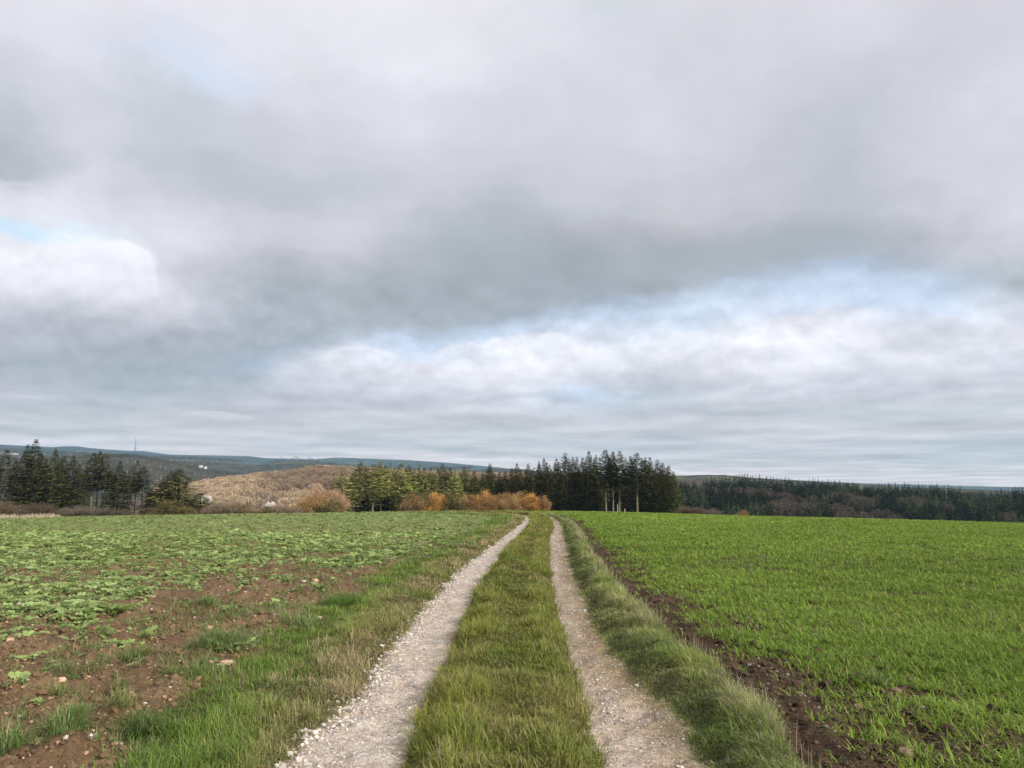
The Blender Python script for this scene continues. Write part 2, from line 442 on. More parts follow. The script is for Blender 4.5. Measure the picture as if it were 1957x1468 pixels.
# ---- right field: drilled cereal seedlings
parts = []
for y0, y1, rho in [(3.3, 8, 560), (8, 14, 340), (14, 24, 160), (24, 38, 62), (38, 60, 34), (60, 90, 8)]:
    x, y = wedge(y0, y1, rho, k=0.76, m=2.2)
    G = bounds(x, y)[6]; Fq = bounds(x, y)[5]
    d = x - G
    gap = fbm(x * 1.3, y * 1.3, 300, 3)
    keep = (x > Fq + 0.05) & (rng.random(len(x)) < (0.18 + 0.82 * ss(-0.45, 0.4, d + (gap - 0.5) * 1.6)) * (0.06 + 0.94 * ss(0.05, 0.42, x - Fq - 0.1)) * (0.3 + 0.7 * ss(0.30, 0.42, gap)))
    x, y = x[keep], y[keep]
    row = 0.125
    k_ = np.round((x + 0.25 * y) / row) * row
    x = np.where(rng.random(len(x)) < 0.5, k_ - 0.25 * y + rng.normal(0, 0.02, len(x)), x)
    per = 6
    xx, yy, a, r = tufted(x, y, 0.012 if y0 < 20 else 0.05, per); n = len(xx)
    L = rnd(n, 0.06, 0.145)
    w = np.maximum(rnd(n, 0.005, 0.009), 0.00085 * yy)
    t1 = rnd(n, 0.35, 1.2); t2 = t1 + rnd(n, 0.4, 1.1)
    hue = fbm(xx * 0.6, yy * 0.6, 310, 3)[:, None]
    c = (np.array([0.125, 0.205, 0.026]) * (1 - hue) + np.array([0.215, 0.305, 0.05]) * hue) * rnd(n, 0.6, 1.4)[:, None] * (0.82 + 0.36 * fbm(xx * 0.13, yy * 0.2, 320, 3))[:, None]
    yl = (rng.random(n) < 0.07)[:, None]
    c = np.where(yl, np.array([0.32, 0.31, 0.10]), c)
    P = np.stack([xx, yy, ground_z(xx, yy) - 0.005], -1)
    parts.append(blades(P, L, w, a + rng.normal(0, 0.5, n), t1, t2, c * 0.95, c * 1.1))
v, f, c = join(parts)
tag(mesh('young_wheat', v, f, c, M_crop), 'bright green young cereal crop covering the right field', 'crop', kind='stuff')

# ---- left field: lobed-leaf rosettes on bare soil
def rosettes(x, y, size, nl, lod, shade):
    n = len(x)
    X_ = np.repeat(x, nl); Y_ = np.repeat(y, nl); S = np.repeat(size, nl) * rnd(n * nl, 0.65, 1.2)
    az = rng.random(n * nl) * 2 * np.pi; el = rnd(n * nl, 0.15, 1.15) * (0.55 if lod else 1.0)
    Zb = np.repeat(ground_z(x, y), nl)
    h = np.stack([np.cos(az), np.sin(az), np.zeros_like(az)], -1)
    up = np.array([0, 0, 1.0])
    d = h * np.cos(el)[:, None] + up * np.sin(el)[:, None]
    droop = h * np.cos(el - 1.0)[:, None] + up * np.sin(el - 1.0)[:, None]
    P0 = np.stack([X_, Y_, Zb], -1)
    col = np.repeat(shade, nl, 0) * rnd(n * nl, 0.75, 1.25)[:, None]
    mid = P0 + d * (S * 0.5)[:, None]
    nrm = np.cross(np.cross(d, up), d); nrm = nrm / (np.linalg.norm(nrm, axis=1)[:, None] + 1e-9)
    out = []
    if lod == 0:
        side = np.cross(d, nrm)
        for k, (t, l) in enumerate([(0.35, 0.28), (0.6, 0.36), (0.85, 0.34)]):
            base = P0 + d * (S * min(t, .5))[:, None] + droop * (S * max(t - .5, 0))[:, None]
            for s in (-1, 1):
                dd = side * s * 0.85 + (droop if t > .5 else d) * 0.5
                dd += rng.normal(0, 0.15, dd.shape); dd /= np.linalg.norm(dd, axis=1)[:, None]
                out.append(diamonds(base, dd, nrm, S * l, S * 0.22, col))
        out.append(diamonds(mid - d * (S * .1)[:, None], droop, nrm, S * 0.62, S * 0.34, col * 1.05))
        out.append(diamonds(P0, d, nrm, S * 0.6, S * 0.07, col * 1.1))
    else:
        out.append(diamonds(P0 + d * (S * .2)[:, None], d * .4 + droop * .6, nrm, S * 0.8, S * 0.5, col))
    return out

parts = []
for y0, y1, rho, lod in [(4, 9, 42, 0), (9, 15, 58, 0), (15, 24, 60, 0), (24, 40, 60, 1), (40, 62, 34, 1), (62, 95, 4, 1)]:
    x, y = wedge(y0, y1, rho, k=0.76, m=2.0)
    A_ = bounds(x, y)[0]
    s = A_ - x
    patch = fbm(x * 0.75, y * 0.55, 400, 4, 0.55)
    farf = ss(8.5, 19, y)
    dens = ss(0.42 - 0.22 * farf, 0.62 - 0.2 * farf, patch + 0.10 * ss(1.0, 3.5, s) - 0.14 * ss(9.5, 6.5, y))
    dens = dens * ss(0.5 - 0.4 * farf, 1.7 - 1.0 * farf, s) * (0.05 + 0.95 * ss(6.0, 8.2, y))
    dens = np.maximum(dens, (0.07 + 0.12 * ss(.5, .6, fbm(x * 2, y * 2, 440, 2))) * (s > 0.1)); keep = rng.random(len(x)) < dens; x, y = x[keep], y[keep]; n = len(x)
    hue = fbm(x * 0.9, y * 0.9, 410, 3)[:, None]
    sh = (np.array([0.19, 0.255, 0.075]) * (1 - hue) + np.array([0.30, 0.375, 0.155]) * hue) * (1 + 0.25 * ss(12, 30, y))[:, None] * (1 + ss(10, 22, y)[:, None] * np.array([-0.02, -0.03, -0.05]))
    big_ = 0.6 + 0.75 * ss(.35, .68, fbm(x * 1.3, y * 1.3, 430, 3))
    parts += rosettes(x, y, big_ * rnd(n, 0.06, 0.15) * (1.0 if lod == 0 else 1.15), 9 if lod == 0 else 7, lod, sh)
v, f, c = join(parts)
tag(mesh('leafy_cover_crop', v, f, c, M_crop), 'low pale green lobed leaf plants spread over the left field soil', 'crop', kind='stuff')

# thin grassy weeds in the left field soil
parts = []
for y0, y1, rho in [(3.6, 10, 80), (10, 20, 55), (20, 45, 14)]:
    x, y = wedge(y0, y1, rho, k=0.76, m=2.0)
    s = bounds(x, y)[0] - x
    keep = (s > -0.1) & (rng.random(len(x)) < ss(0.40, 0.64, fbm(x * 1.6, y * 1.6, 420, 3)) * (0.4 + 0.6 * ss(2.5, 0.3, s)))
    x, y = x[keep], y[keep]
    xx, yy, a, r = tufted(x, y, 0.035, 16); n = len(xx)
    c = np.where((rng.random(n) < 0.3)[:, None], np.array([0.33, 0.28, 0.16]), np.array([0.15, 0.22, 0.06])) * rnd(n, 0.7, 1.3)[:, None]
    P = np.stack([xx, yy, ground_z(xx, yy) - 0.004], -1)
    parts.append(blades(P, rnd(n, 0.05, 0.14), np.maximum(rnd(n, .003, .005), .0006 * yy), a, rnd(n, .3, 1.0), rnd(n, .8, 1.7), c, c))
v, f, c = join(parts)
tag(mesh('weed_grass', v, f, c, M_grass), 'thin straggling weed grass scattered over the brown soil', 'grass', kind='stuff')

# ---- pebbles
ico_v = np.array([(0, 0, 1), (0.894, 0, 0.447), (0.276, 0.851, 0.447), (-0.724, 0.526, 0.447), (-0.724, -0.526, 0.447), (0.276, -0.851, 0.447),
                  (0.724, 0.526, -0.447), (-0.276, 0.851, -0.447), (-0.894, 0, -0.447), (-0.276, -0.851, -0.447), (0.724, -0.526, -0.447), (0, 0, -1)])
ico_f = np.array([(0, 1, 2), (0, 2, 3), (0, 3, 4), (0, 4, 5), (0, 5, 1), (1, 6, 2), (2, 7, 3), (3, 8, 4), (4, 9, 5), (5, 10, 1),
                  (6, 7, 2), (7, 8, 3), (8, 9, 4), (9, 10, 5), (10, 6, 1), (11, 7, 6), (11, 8, 7), (11, 9, 8), (11, 10, 9), (11, 6, 10)])
def pebbles(x, y, size, col, sink=0.25, flat=(0.45, 0.85)):
    n = len(x)
    v = np.repeat(ico_v[None], n, 0) * (1 + rng.normal(0, 0.16, (n, 12, 1)))
    v *= np.stack([rnd(n, 0.7, 1.2), rnd(n, 0.7, 1.2), rnd(n, *flat)], -1)[:, None, :]
    a = rng.random(n) * 6.28; ca, sa = np.cos(a)[:, None], np.sin(a)[:, None]
    vx = v[..., 0] * ca - v[..., 1] * sa; vy = v[..., 0] * sa + v[..., 1] * ca
    v = np.stack([vx, vy, v[..., 2]], -1) * (size * 0.5)[:, None, None]
    v += np.stack([x, y, ground_z(x, y) + size * (0.3 - sink)], -1)[:, None, :]
    f = (np.arange(n) * 12)[:, None, None] + ico_f[None]
    return v.reshape(-1, 3), f.reshape(-1, 3), np.repeat(col, 12, 0)

def gcol(n, w=1.0):
    c = np.array([0.50, 0.45, 0.405]) * rnd(n, 0.5, 1.3)[:, None]
    br = (rng.random(n) < 0.25)[:, None]
    return np.where(br, c * np.array([0.80, 0.68, 0.58]), c) * w
for nm, fa, fb, side, lab in [('gravel', cB, cC, 0, 'loose white limestone gravel on the left wheel rut, thickest along its outer edge'),
                              ('gravel', cD, cE, 1, 'loose brownish limestone gravel on the right wheel rut beside the grass bank')]:
    parts = []
    for y0, y1, rho, s0 in [(3.4, 7, 1500, 1.0), (7, 12, 1150, 1.1), (12, 20, 600, 1.4), (20, 34, 260, 2.0), (34, 48, 110, 2.6)]:
        x, y = strip(fa, fb, y0, y1, rho, 0.1)
        A_, B_, C_, D_, E_, F_, G_ = bounds(x, y)
        q = (x - (B_ if side == 0 else D_)) / np.maximum((C_ - B_) if side == 0 else (E_ - D_), 0.1)
        if side == 0: den = 0.28 + 0.9 * ss(0.55, 0.05, q) + 0.15 * ss(0.8, 1.0, q)
        else: den = 0.30 + 0.5 * ss(0.5, 0.0, q) - 0.12 * ss(0.5, 1, q)
        den *= (0.45 + 0.9 * ss(0.35, 0.65, fbm(x * 2.5, y * 2.5, 500, 3)))
        den *= np.where((q < -0.03) | (q > 1.0), 0.22, 1)
        keep = rng.random(len(x)) < den; x, y, q = x[keep], y[keep], q[keep]; n = len(x)
        big = (1 + 0.7 * ss(0.4, 0.0, q)) if side == 0 else 1.0
        sz = np.exp(rng.normal(math.log(0.0125), 0.42, n)) * s0 * big
        parts.append(pebbles(x, y, np.clip(sz, 0.006, 0.05), gcol(n, 1.0 if side == 0 else 0.86)))
    v, f, c = join(parts)
    tag(mesh(nm, v, f, c, M_stone), lab, 'gravel', kind='stuff')

parts = []
for y0, y1, rho in [(3.6, 9, 330), (9, 16, 130), (16, 30, 20)]:
    x, y = wedge(y0, y1, rho, k=0.76, m=2.0)
    A_, B_, C_, D_, E_, F_, G_ = bounds(x, y)
    keep = (x < A_ - 0.05) | ((x > F_) & (x < G_ + 0.9)); x, y = x[keep], y[keep]; n = len(x)
    t = rng.random(n)[:, None]
    c = np.where(t < 0.62, np.array([0.14, 0.088, 0.046]), np.where(t < 0.93, np.array([0.33, 0.215, 0.13]), np.array([0.48, 0.42, 0.36]))) * rnd(n, 0.75, 1.2)[:, None]
    right = (x > 0)[:, None]
    c = np.where(right, c * 0.42, c)
    sz = np.where(t[:, 0] < 0.55, np.exp(rng.normal(math.log(0.032), 0.5, n)), np.exp(rng.normal(math.log(0.02), 0.4, n)))
    parts.append(pebbles(x, y, np.clip(sz, 0.01, 0.10), c, 0.15))
v, f, c = join(parts)
tag(mesh('soil_clods', v, f, c, M_stone), 'brown crumbs of earth and small pale stones littering the bare field soil', 'soil', kind='stuff')

# ---- single stones one can point at
from mathutils import noise as mnoise, Vector
import bmesh
def stone(px, py, size, colr, label, name='stone', flat=0.65):
    x, y = g(px, py)
    size *= 0.72 if px > 1450 or name == 'soil_clod' else 0.85
    bm = bmesh.new(); bmesh.ops.create_icosphere(bm, subdivisions=3, radius=0.5)
    s = random.random() * 50
    for v in bm.verts:
        p = v.co.copy(); q = Vector((round(p.x * 3) / 3, round(p.y * 3) / 3, round(p.z * 3) / 3))
        k = 1 + 0.25 * mnoise.noise(p * 2.2 + Vector((s, s, s))) + 0.10 * mnoise.noise(p * 6 + Vector((s, 0, 0)))
        v.co = (p * 0.5 + q * 0.5) * k; v.co.z *= flat
    vv = np.array([v.co[:] for v in bm.verts]) * size; ff = np.array([[v.index for v in f.verts] for f in bm.faces]); bm.free()
    cc = np.asarray(colr) * (0.8 + 0.4 * fbm(vv[:, 0] * 30, vv[:, 1] * 30 + vv[:, 2] * 20, 9))[:, None]
    o = mesh(name, vv, ff, cc, M_stone)
    o.location = (x, y, float(ground_z(np.array([x]), np.array([y]))[0]) + size * flat * 0.28)
    o.rotation_euler = (0, 0, random.random() * 6)
    tag(o, label, 'stone')
WH, TAN, DK = (0.62, 0.57, 0.53), (0.45, 0.30, 0.20), (0.20, 0.115, 0.07)
stone(553, 1452, 0.055, WH, 'rounded white stone lying apart on the grass left of the gravel, nearest the bottom edge')
stone(601, 1409, 0.050, WH, 'rounded white stone where the outer gravel edge meets the grass, near the bottom')
stone(575, 1406, 0.045, WH, 'flatter whitish stone on mossy grass just left of a rounded white one')
stone(617, 1390, 0.04, WH, 'small white stone at the ragged outer edge of the left rut')
stone(1112, 1338, 0.05, (0.5, 0.44, 0.4), 'pale stone against the grass strip on the inner edge of the right rut')
stone(1217, 1309, 0.05, (0.45, 0.41, 0.34), 'greyish stone on the mossy outer half of the right rut')
stone(1139, 1140, 0.05, WH, 'tiny bright stone at the foot of the right grass bank, the upper of two')
stone(1149, 1165, 0.05, WH, 'tiny bright stone at the foot of the right grass bank, the lower of two')
stone(580, 1124, 0.10, (0.75, 0.74, 0.72), 'white stone standing out among the leafy plants of the left field')
stone(603, 1126, 0.14, TAN, 'reddish brown clod beside the white stone in the left field', 'soil_clod')
stone(610, 1192, 0.085, (0.5, 0.36, 0.26), 'squarish tan stone set in the green grass above the left verge')
stone(117, 1320, 0.075, (0.55, 0.38, 0.26), 'upright tan stone in bare soil beside grassy tufts at the left')
stone(432, 1288, 0.19, TAN, 'wide tan clod of earth below the long dark green grass clump', 'soil_clod', 0.4)
stone(17, 1247, 0.11, TAN, 'orange tan clod at the left picture edge under leafy plants', 'soil_clod')
stone(282, 1141, 0.22, DK, 'dark brown rounded clod among leafy plants in the middle of the left field', 'soil_clod')
stone(400, 1218, 0.09, TAN, 'tan stone on the bare soil strip above the long grass clump')
stone(1637, 1342, 0.085, (0.22, 0.175, 0.115), 'tan angular stone in dark soil of the right field, the upper of a close pair')
stone(1642, 1366, 0.10, (0.24, 0.175, 0.11), 'broad tan stone in dark soil of the right field, the lower of a close pair')
stone(1733, 1458, 0.13, (0.24, 0.175, 0.11), 'largest tan stone at the bottom edge of the right field')
stone(1530, 1344, 0.07, (0.17, 0.145, 0.095), 'olive grey stone in dark soil between the grass bank and seedlings')
stone(1666, 1450, 0.05, (0.26, 0.23, 0.17), 'small pale stone among seedlings left of the largest tan stone')

def tuft(px, py, nb, L0, L1, rad, colr, label):
    x, y = g(px, py)
    z = float(ground_z(np.array([x]), np.array([y]))[0])
    n = nb; nk = 5; kx = rng.normal(0, rad * .55, nk); ky = rng.normal(0, rad * .4, nk); kk = rng.integers(0, nk, n)
    r = np.abs(rng.normal(0, rad * 0.42, n)); a = rng.random(n) * 6.28
    lx, ly = r * np.cos(a) + kx[kk], r * np.sin(a) + ky[kk]
    P = np.stack([lx, ly, ground_z(lx + x, ly + y) - z - .006], -1)
    c = np.asarray(colr) * rnd(n, 0.6, 1.3)[:, None]
    t1 = np.clip(rnd(n, 0.05, 0.9) + r * 2.5, 0, 1.25); t2 = t1 + rnd(n, 0.3, 1.2); c = np.where((rng.random(n) < .12)[:, None], np.array([.34, .29, .16]) * rnd(n, .7, 1.1)[:, None], c)
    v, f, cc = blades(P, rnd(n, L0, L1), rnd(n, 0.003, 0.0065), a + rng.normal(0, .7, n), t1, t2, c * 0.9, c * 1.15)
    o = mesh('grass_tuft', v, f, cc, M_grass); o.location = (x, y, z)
    tag(o, label, 'grass tuft')
DG, LG, YG = (0.155, 0.225, 0.07), (0.20, 0.27, 0.085), (0.26, 0.28, 0.10)
tuft(278, 1412, 320, 0.12, 0.24, 0.09, DG, 'spiky dark green tuft low in the left field soil, beside the bright verge grass')
tuft(118, 1428, 320, 0.12, 0.25, 0.10, DG, 'broad spiky green tuft in bare soil near the bottom left corner')
tuft(150, 1412, 180, 0.12, 0.24, 0.06, LG, 'taller thin bladed tuft just behind the broad one near the bottom left corner')
tuft(225, 1384, 200, 0.10, 0.2, 0.09, YG, 'yellow green loose tuft on a soil ridge above the spiky dark one')
tuft(118, 1345, 170, 0.08, 0.2, 0.07, YG, 'yellowish tuft growing under the upright tan stone')
tuft(225, 1340, 150, 0.08, 0.19, 0.06, DG, 'small dark tuft in a hollow of the left soil')
tuft(258, 1282, 230, 0.10, 0.22, 0.12, LG, 'open light green tuft on the brown strip left of the long grass clump')
tuft(122, 1306, 150, 0.1, 0.22, 0.06, DG, 'upright dark tuft behind the upright tan stone')
tuft(20, 1452, 200, 0.1, 0.25, 0.10, DG, 'grey green tuft cut by the left picture edge')
for q, (a_, b_) in enumerate([(430, 1262)]):
    tuft(a_, b_, 900, 0.14, 0.28, 0.26, DG, 'long dense dark green grass clump between soil and verge')
tuft(360, 1300, 420, 0.10, 0.22, 0.2, LG, 'spreading grass clump joined to the lower left of the long dense one')
tuft(478, 1232, 500, 0.12, 0.26, 0.22, DG, 'dense dark clump just above the long grass clump by the verge')
tuft(640, 1166, 700, 0.14, 0.30, 0.26, (0.12, 0.23, 0.04), 'big domed bright green grass clump halfway up the left verge')
tuft(573, 1206, 420, 0.12, 0.26, 0.18, DG, 'green clump below and left of the big domed grass clump')
tuft(410, 1168, 420, 0.12, 0.26, 0.20, DG, 'dark grassy clump with leafy plants in the middle of the left field')
tuft(1676, 1318, 160, 0.12, 0.22, 0.08, LG, 'bright seedling clump standing on dark soil at the right field edge')

# ------------------------------------------------------------------ hills
def hill(name, pts, Rr, foot, base, colf_, mat, amp=0.0, freq=0.01, nt_=60, na=320, back=0.35, pw=1.0, drop=0.0):
    a0, a1 = azt(*pts[0])[0], azt(*pts[-1])[0]
    pa = np.array([azt(*p)[0] for p in pts]); pt = np.array([azt(*p)[1] for p in pts])
    az = np.linspace(a0, a1, na)
    tt = np.interp(az, pa, pt)
    zr = HC + Rr * tt - drop
    t = np.concatenate([np.linspace(0, 1, nt_), 1 + np.linspace(0.05, 1, 12)])
    AZ, T_ = np.meshgrid(az, t, indexing='ij')
    ZR = np.repeat(zr[:, None], len(t), 1)
    r = np.where(T_ <= 1, Rr - foot * (1 - T_), Rr + (T_ - 1) * Rr * back)
    e = np.clip(T_, 0, 1); e = np.sin(e * np.pi / 2) ** pw
    z = base + (ZR - base) * e - np.where(T_ > 1, (T_ - 1) ** 2 * (ZR - base) * 0.9, 0)
    x = r * np.sin(AZ); y = r * np.cos(AZ)
    z = z + amp * (fbm(x * freq, y * freq, 33, 5) - 0.5) * np.clip((1.02 - e) * 6, 0.12, 1)
    c = colf_(x, y, z, T_)
    n_, k = x.shape
    ix = np.arange(n_ * k).reshape(n_, k)
    f = np.stack([ix[:-1, :-1], ix[:-1, 1:], ix[1:, 1:], ix[1:, :-1]], -1).reshape(-1, 4)[:, ::-1]
    o = mesh(name, np.stack([x, y, z], -1).reshape(-1, 3), f, c.reshape(-1, 3), mat, smooth=True)
    def zat(px_az, rr):
        i = np.interp(px_az, az, zr); T2 = np.where(rr <= Rr, 1 - (Rr - rr) / foot, 1 + (rr - Rr) / (Rr * back))
        e2 = np.sin(np.clip(T2, 0, 1) * np.pi / 2) ** pw
        xx, yy = rr * np.sin(px_az), rr * np.cos(px_az)
        zz = base + (i - base) * e2 - np.where(T2 > 1, (T2 - 1) ** 2 * (i - base) * 0.9, 0)
        return xx, yy, zz + amp * (fbm(xx * freq, yy * freq, 33, 5) - 0.5) * np.clip((1.02 - e2) * 6, 0.12, 1)
    tag(o, kind='structure')
    return o, zat

def c_far(x, y, z, T):
    n = fbm(x / 260, y / 260, 51, 5); c = np.zeros(x.shape + (3,)) + np.array([0.02, 0.032, 0.024])
    c = mixc(c, ss(0.56, 0.6, n), (0.06, 0.075, 0.045)); return c
def c_mid(x, y, z, T):
    n = fbm(x / 160, y / 160, 52, 5); m = fbm(x / 22, y / 22, 53, 4)
    c = np.zeros(x.shape + (3,)) + np.array([0.035, 0.04, 0.026])
    c = mixc(c, ss(0.45, 0.6, m), (0.075, 0.06, 0.042)); c = mixc(c, ss(0.63, 0.66, n) * ss(0.35, 0.6, T), (0.075, 0.095, 0.045)); return c
def c_wood(x, y, z, T):
    m = fbm(x / 14, y / 14, 54, 4)
    return mixc(np.zeros(x.shape + (3,)) + np.array([0.17, 0.115, 0.08]), ss(0.4, 0.6, m), (0.10, 0.07, 0.05))
def c_dark(x, y, z, T):
    m = fbm(x / 16, y / 16, 55, 4)
    return mixc(np.zeros(x.shape + (3,)) + np.array([0.035, 0.036, 0.026]), ss(0.4, 0.6, m), (0.07, 0.055, 0.042))

FAR = [(-500, 866), (-260, 858), (0, 852), (40, 854), (100, 857), (120, 855), (150, 855), (170, 858), (210, 861), (255, 863.5), (270, 863), (300, 867), (320, 869.5),
       (360, 870.5), (430, 871.5), (480, 873.5), (505, 877), (560, 879), (600, 880), (620, 878), (640, 876), (665, 876.5), (700, 878),
       (780, 880.5), (850, 885), (910, 890.5), (950, 894), (980, 898), (1020, 901), (1100, 906), (1290, 912), (1360, 911), (1450, 915),
       (1640, 923), (1957, 932), (2300, 936), (2600, 938)]
hill('far_hills', FAR, 6500, 2600, -60, c_far, M_far, 55, 0.0012, 70, 420)
MID = [(-500, 876), (0, 868), (60, 872), (120, 873), (200, 877), (300, 881), (360, 882), (420, 884), (500, 889), (560, 888), (620, 892), (700, 897), (800, 900),
       (930, 900), (1000, 901), (1300, 925), (1957, 944), (2600, 950)]
_, z_mid = hill('mid_hills', MID, 3000, 1700, -60, c_mid, M_hill, 60, 0.003, 90, 420)
NEARL = [(-500, 905), (0, 893), (120, 884), (215, 879.5), (260, 880), (310, 888), (360, 898), (420, 908), (480, 918), (560, 926), (700, 930)]
_, z_spur = hill('wooded_spur', NEARL, 1700, 900, -60, c_mid, M_hill, 40, 0.006, 80, 220)
BR = [(250, 945), (330, 934), (365, 929), (400, 921), (460, 915), (500, 909), (560, 903), (590, 898), (600, 896), (640, 896), (700, 899), (800, 906), (950, 910), (1100, 914), (1300, 925)]
_, z_brown = hill('brown_woodland_hill', BR, 850, 400, -44, c_wood, M_hill, 7, 0.02, 60, 200, drop=7)
DR = [(900, 945), (1100, 925), (1290, 926), (1340, 925), (1400, 927), (1500, 927), (1600, 930), (1700, 939), (1800, 943), (1850, 945), (1900, 951), (1957, 948), (2100, 951), (2400, 955)]
_, z_dark = hill('forest_hill', DR, 620, 310, -38, c_dark, M_hill, 5, 0.02, 60, 260, drop=13)
DB = [(1000, 916), (1180, 912), (1300, 910), (1350, 908), (1380, 908), (1440, 914), (1560, 921), (1650, 926), (1760, 932), (1957, 940), (2300, 946)]
hill('green_ridge', DB, 1500, 700, -60, lambda x, y, z, T: c_mid(x, y, z, T) * np.array([1.05, 0.92, 0.85]), M_hill, 22, 0.02, 60, 220)

# ------------------------------------------------------------------ trees
def tube(p, rad, k=6):
    p = np.asarray(p, float); n = len(p)
    a = np.arange(k) * 2 * np.pi / k
    d = np.gradient(p, axis=0); d /= np.linalg.norm(d, axis=1)[:, None] + 1e-9
    ref = np.where(np.abs(d[:, 2:3]) > 0.9, np.array([[1.0, 0, 0]]), np.array([[0, 0, 1.0]]))
    u = np.cross(d, ref); u /= np.linalg.norm(u, axis=1)[:, None]; w = np.cross(d, u)
    v = p[:, None] + (u[:, None] * np.cos(a)[None, :, None] + w[:, None] * np.sin(a)[None, :, None]) * np.asarray(rad)[:, None, None]
    v = v.reshape(-1, 3)
    ix = np.arange(n * k).reshape(n, k)
    f = np.stack([ix[:-1], np.roll(ix[:-1], -1, 1), np.roll(ix[1:], -1, 1), ix[1:]], -1).reshape(-1, 4)
    return v, f

def conifer_data(Hh, Rad, cb, seed, c0, c1, dens=1.0, spray=1.0, levels=0.42, shape=0.8, thin=0.0):
    rg = np.random.default_rng(seed)
    z = cb; Cn, Dd, Ll, Ww, Cl = [], [], [], [], []
    lb = []
    while z < Hh - 0.15:
        t = (z - cb) / (Hh - cb)
        nb = int(rg.integers(6, 10))
        lop = rg.random() * 6.28
        for b in range(nb):
            if rg.random() < thin: continue
            az = lop + b * 6.28 / nb + rg.normal(0, 0.25)
            env = (1 - t) ** shape * (0.55 + 0.45 * min(1, (t + 0.04) / 0.16))
            L = Rad * env * rg.uniform(0.5, 1.25) * (1 - .45 * max(0, (t - .8) / .2)) + 0.03
            el = R(38) * t - R(10) + rg.normal(0, 0.09)
            h = np.array([math.cos(az), math.sin(az), 0]); sd = np.array([-math.sin(az), math.cos(az), 0])
            m = max(2, int(L / 0.32 * dens))
            tone = rg.uniform(0.75, 1.3); mixv = np.clip(rg.normal(0.45, 0.25) + 0.1 * t, 0, 1)
            for i in range(m):
                s = (i + 0.6) / m
                if s < 0.18 and L > 1: continue
                p = np.array([0, 0, z + rg.normal(0, 0.05)]) + h * L * s * math.cos(el) + np.array([0, 0, 1]) * (L * s * math.sin(el) + 0.10 * L * s * s)
                for q in (-1, 1, 0):
                    d = h * (0.75 if q else 1.0) + sd * q * rg.uniform(0.5, 1.0) + np.array([0, 0, rg.normal(-0.18, 0.22)])
                    d /= np.linalg.norm(d)
                    Cn.append(p); Dd.append(d); Ll.append(rg.uniform(0.40, 0.80) * spray * (1.15 - 0.5 * s) * (0.45 + 0.55 * min(1, L / 1.2))); Ww.append(rg.uniform(0.18, 0.36) * spray * (0.4 + 0.6 * min(1, L / 1.2)))
                    Cl.append((np.asarray(c0) * (1 - mixv) + np.asarray(c1) * mixv) * tone * rg.uniform(0.8, 1.2))
        z += levels * rg.uniform(0.7, 1.45) * (1 - 0.2 * t)
    Cn, Dd = np.array(Cn), np.array(Dd)
    up = np.tile([0, 0, 1.0], (len(Cn), 1)) + rg.normal(0, 0.45, (len(Cn), 3))
    v, f, c = diamonds(Cn, Dd, up, np.array(Ll), np.array(Ww), np.array(Cl))
    tp = [(0, 0, -1.0), (0.03, 0, Hh * 0.25), (-0.04, 0.03, Hh * 0.5), (0.02, 0, Hh * 0.8), (0, 0, Hh)]
    tv, tf = tube(tp, [0.15, 0.125, 0.10, 0.05, 0.01], 7)
    return (v, f, c), (tv, tf)

def proto_mesh(name, v, f, c, mat):
    o = mesh(name, v, f, c, mat); me = o.data; bpy.data.objects.remove(o); return me

DK0, DK1 = (0.022, 0.026, 0.008), (0.105, 0.098, 0.026)  # near-black needles: cloud shade over the dark clump is in the colour
GR0, GR1 = (0.13, 0.145, 0.035), (0.52, 0.51, 0.17)  # pale yellow green: sunshine on the bright clump is painted into the needles
BARK = {'d': (0.075, 0.06, 0.045), 'p': (0.18, 0.165, 0.11)}
PR = {}
def make_proto(key, Hh, Rad, cb, seed, c0, c1, bark, **kw):
    (v, f, c), (tv, tf) = conifer_data(Hh, Rad, cb, seed, c0, c1, **kw)
    cm = proto_mesh('crown', v, f, c, M_needle)
    tc = np.asarray(BARK[bark]) * (0.8 + 0.4 * fbm(tv[:, 0] * 5, tv[:, 2] * 1.3, seed))[:, None]
    tm = proto_mesh('trunk', tv, tf, tc, M_bark)
    PR[key] = (cm, tm, Hh)
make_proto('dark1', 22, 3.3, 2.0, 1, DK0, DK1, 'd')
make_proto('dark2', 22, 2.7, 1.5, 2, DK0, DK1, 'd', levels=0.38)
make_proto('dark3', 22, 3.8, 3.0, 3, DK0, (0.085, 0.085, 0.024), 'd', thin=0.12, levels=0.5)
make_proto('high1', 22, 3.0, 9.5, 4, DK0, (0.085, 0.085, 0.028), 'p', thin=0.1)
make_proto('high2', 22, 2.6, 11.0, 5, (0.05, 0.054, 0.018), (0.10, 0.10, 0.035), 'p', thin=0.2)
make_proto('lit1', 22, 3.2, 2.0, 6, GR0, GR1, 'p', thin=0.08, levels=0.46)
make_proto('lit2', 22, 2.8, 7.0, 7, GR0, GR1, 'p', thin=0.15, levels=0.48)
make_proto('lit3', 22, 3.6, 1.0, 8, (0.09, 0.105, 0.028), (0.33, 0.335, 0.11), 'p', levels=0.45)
make_proto('green1', 22, 3.3, 1.5, 9, (0.05, 0.06, 0.016), (0.15, 0.155, 0.045), 'd', levels=0.42)

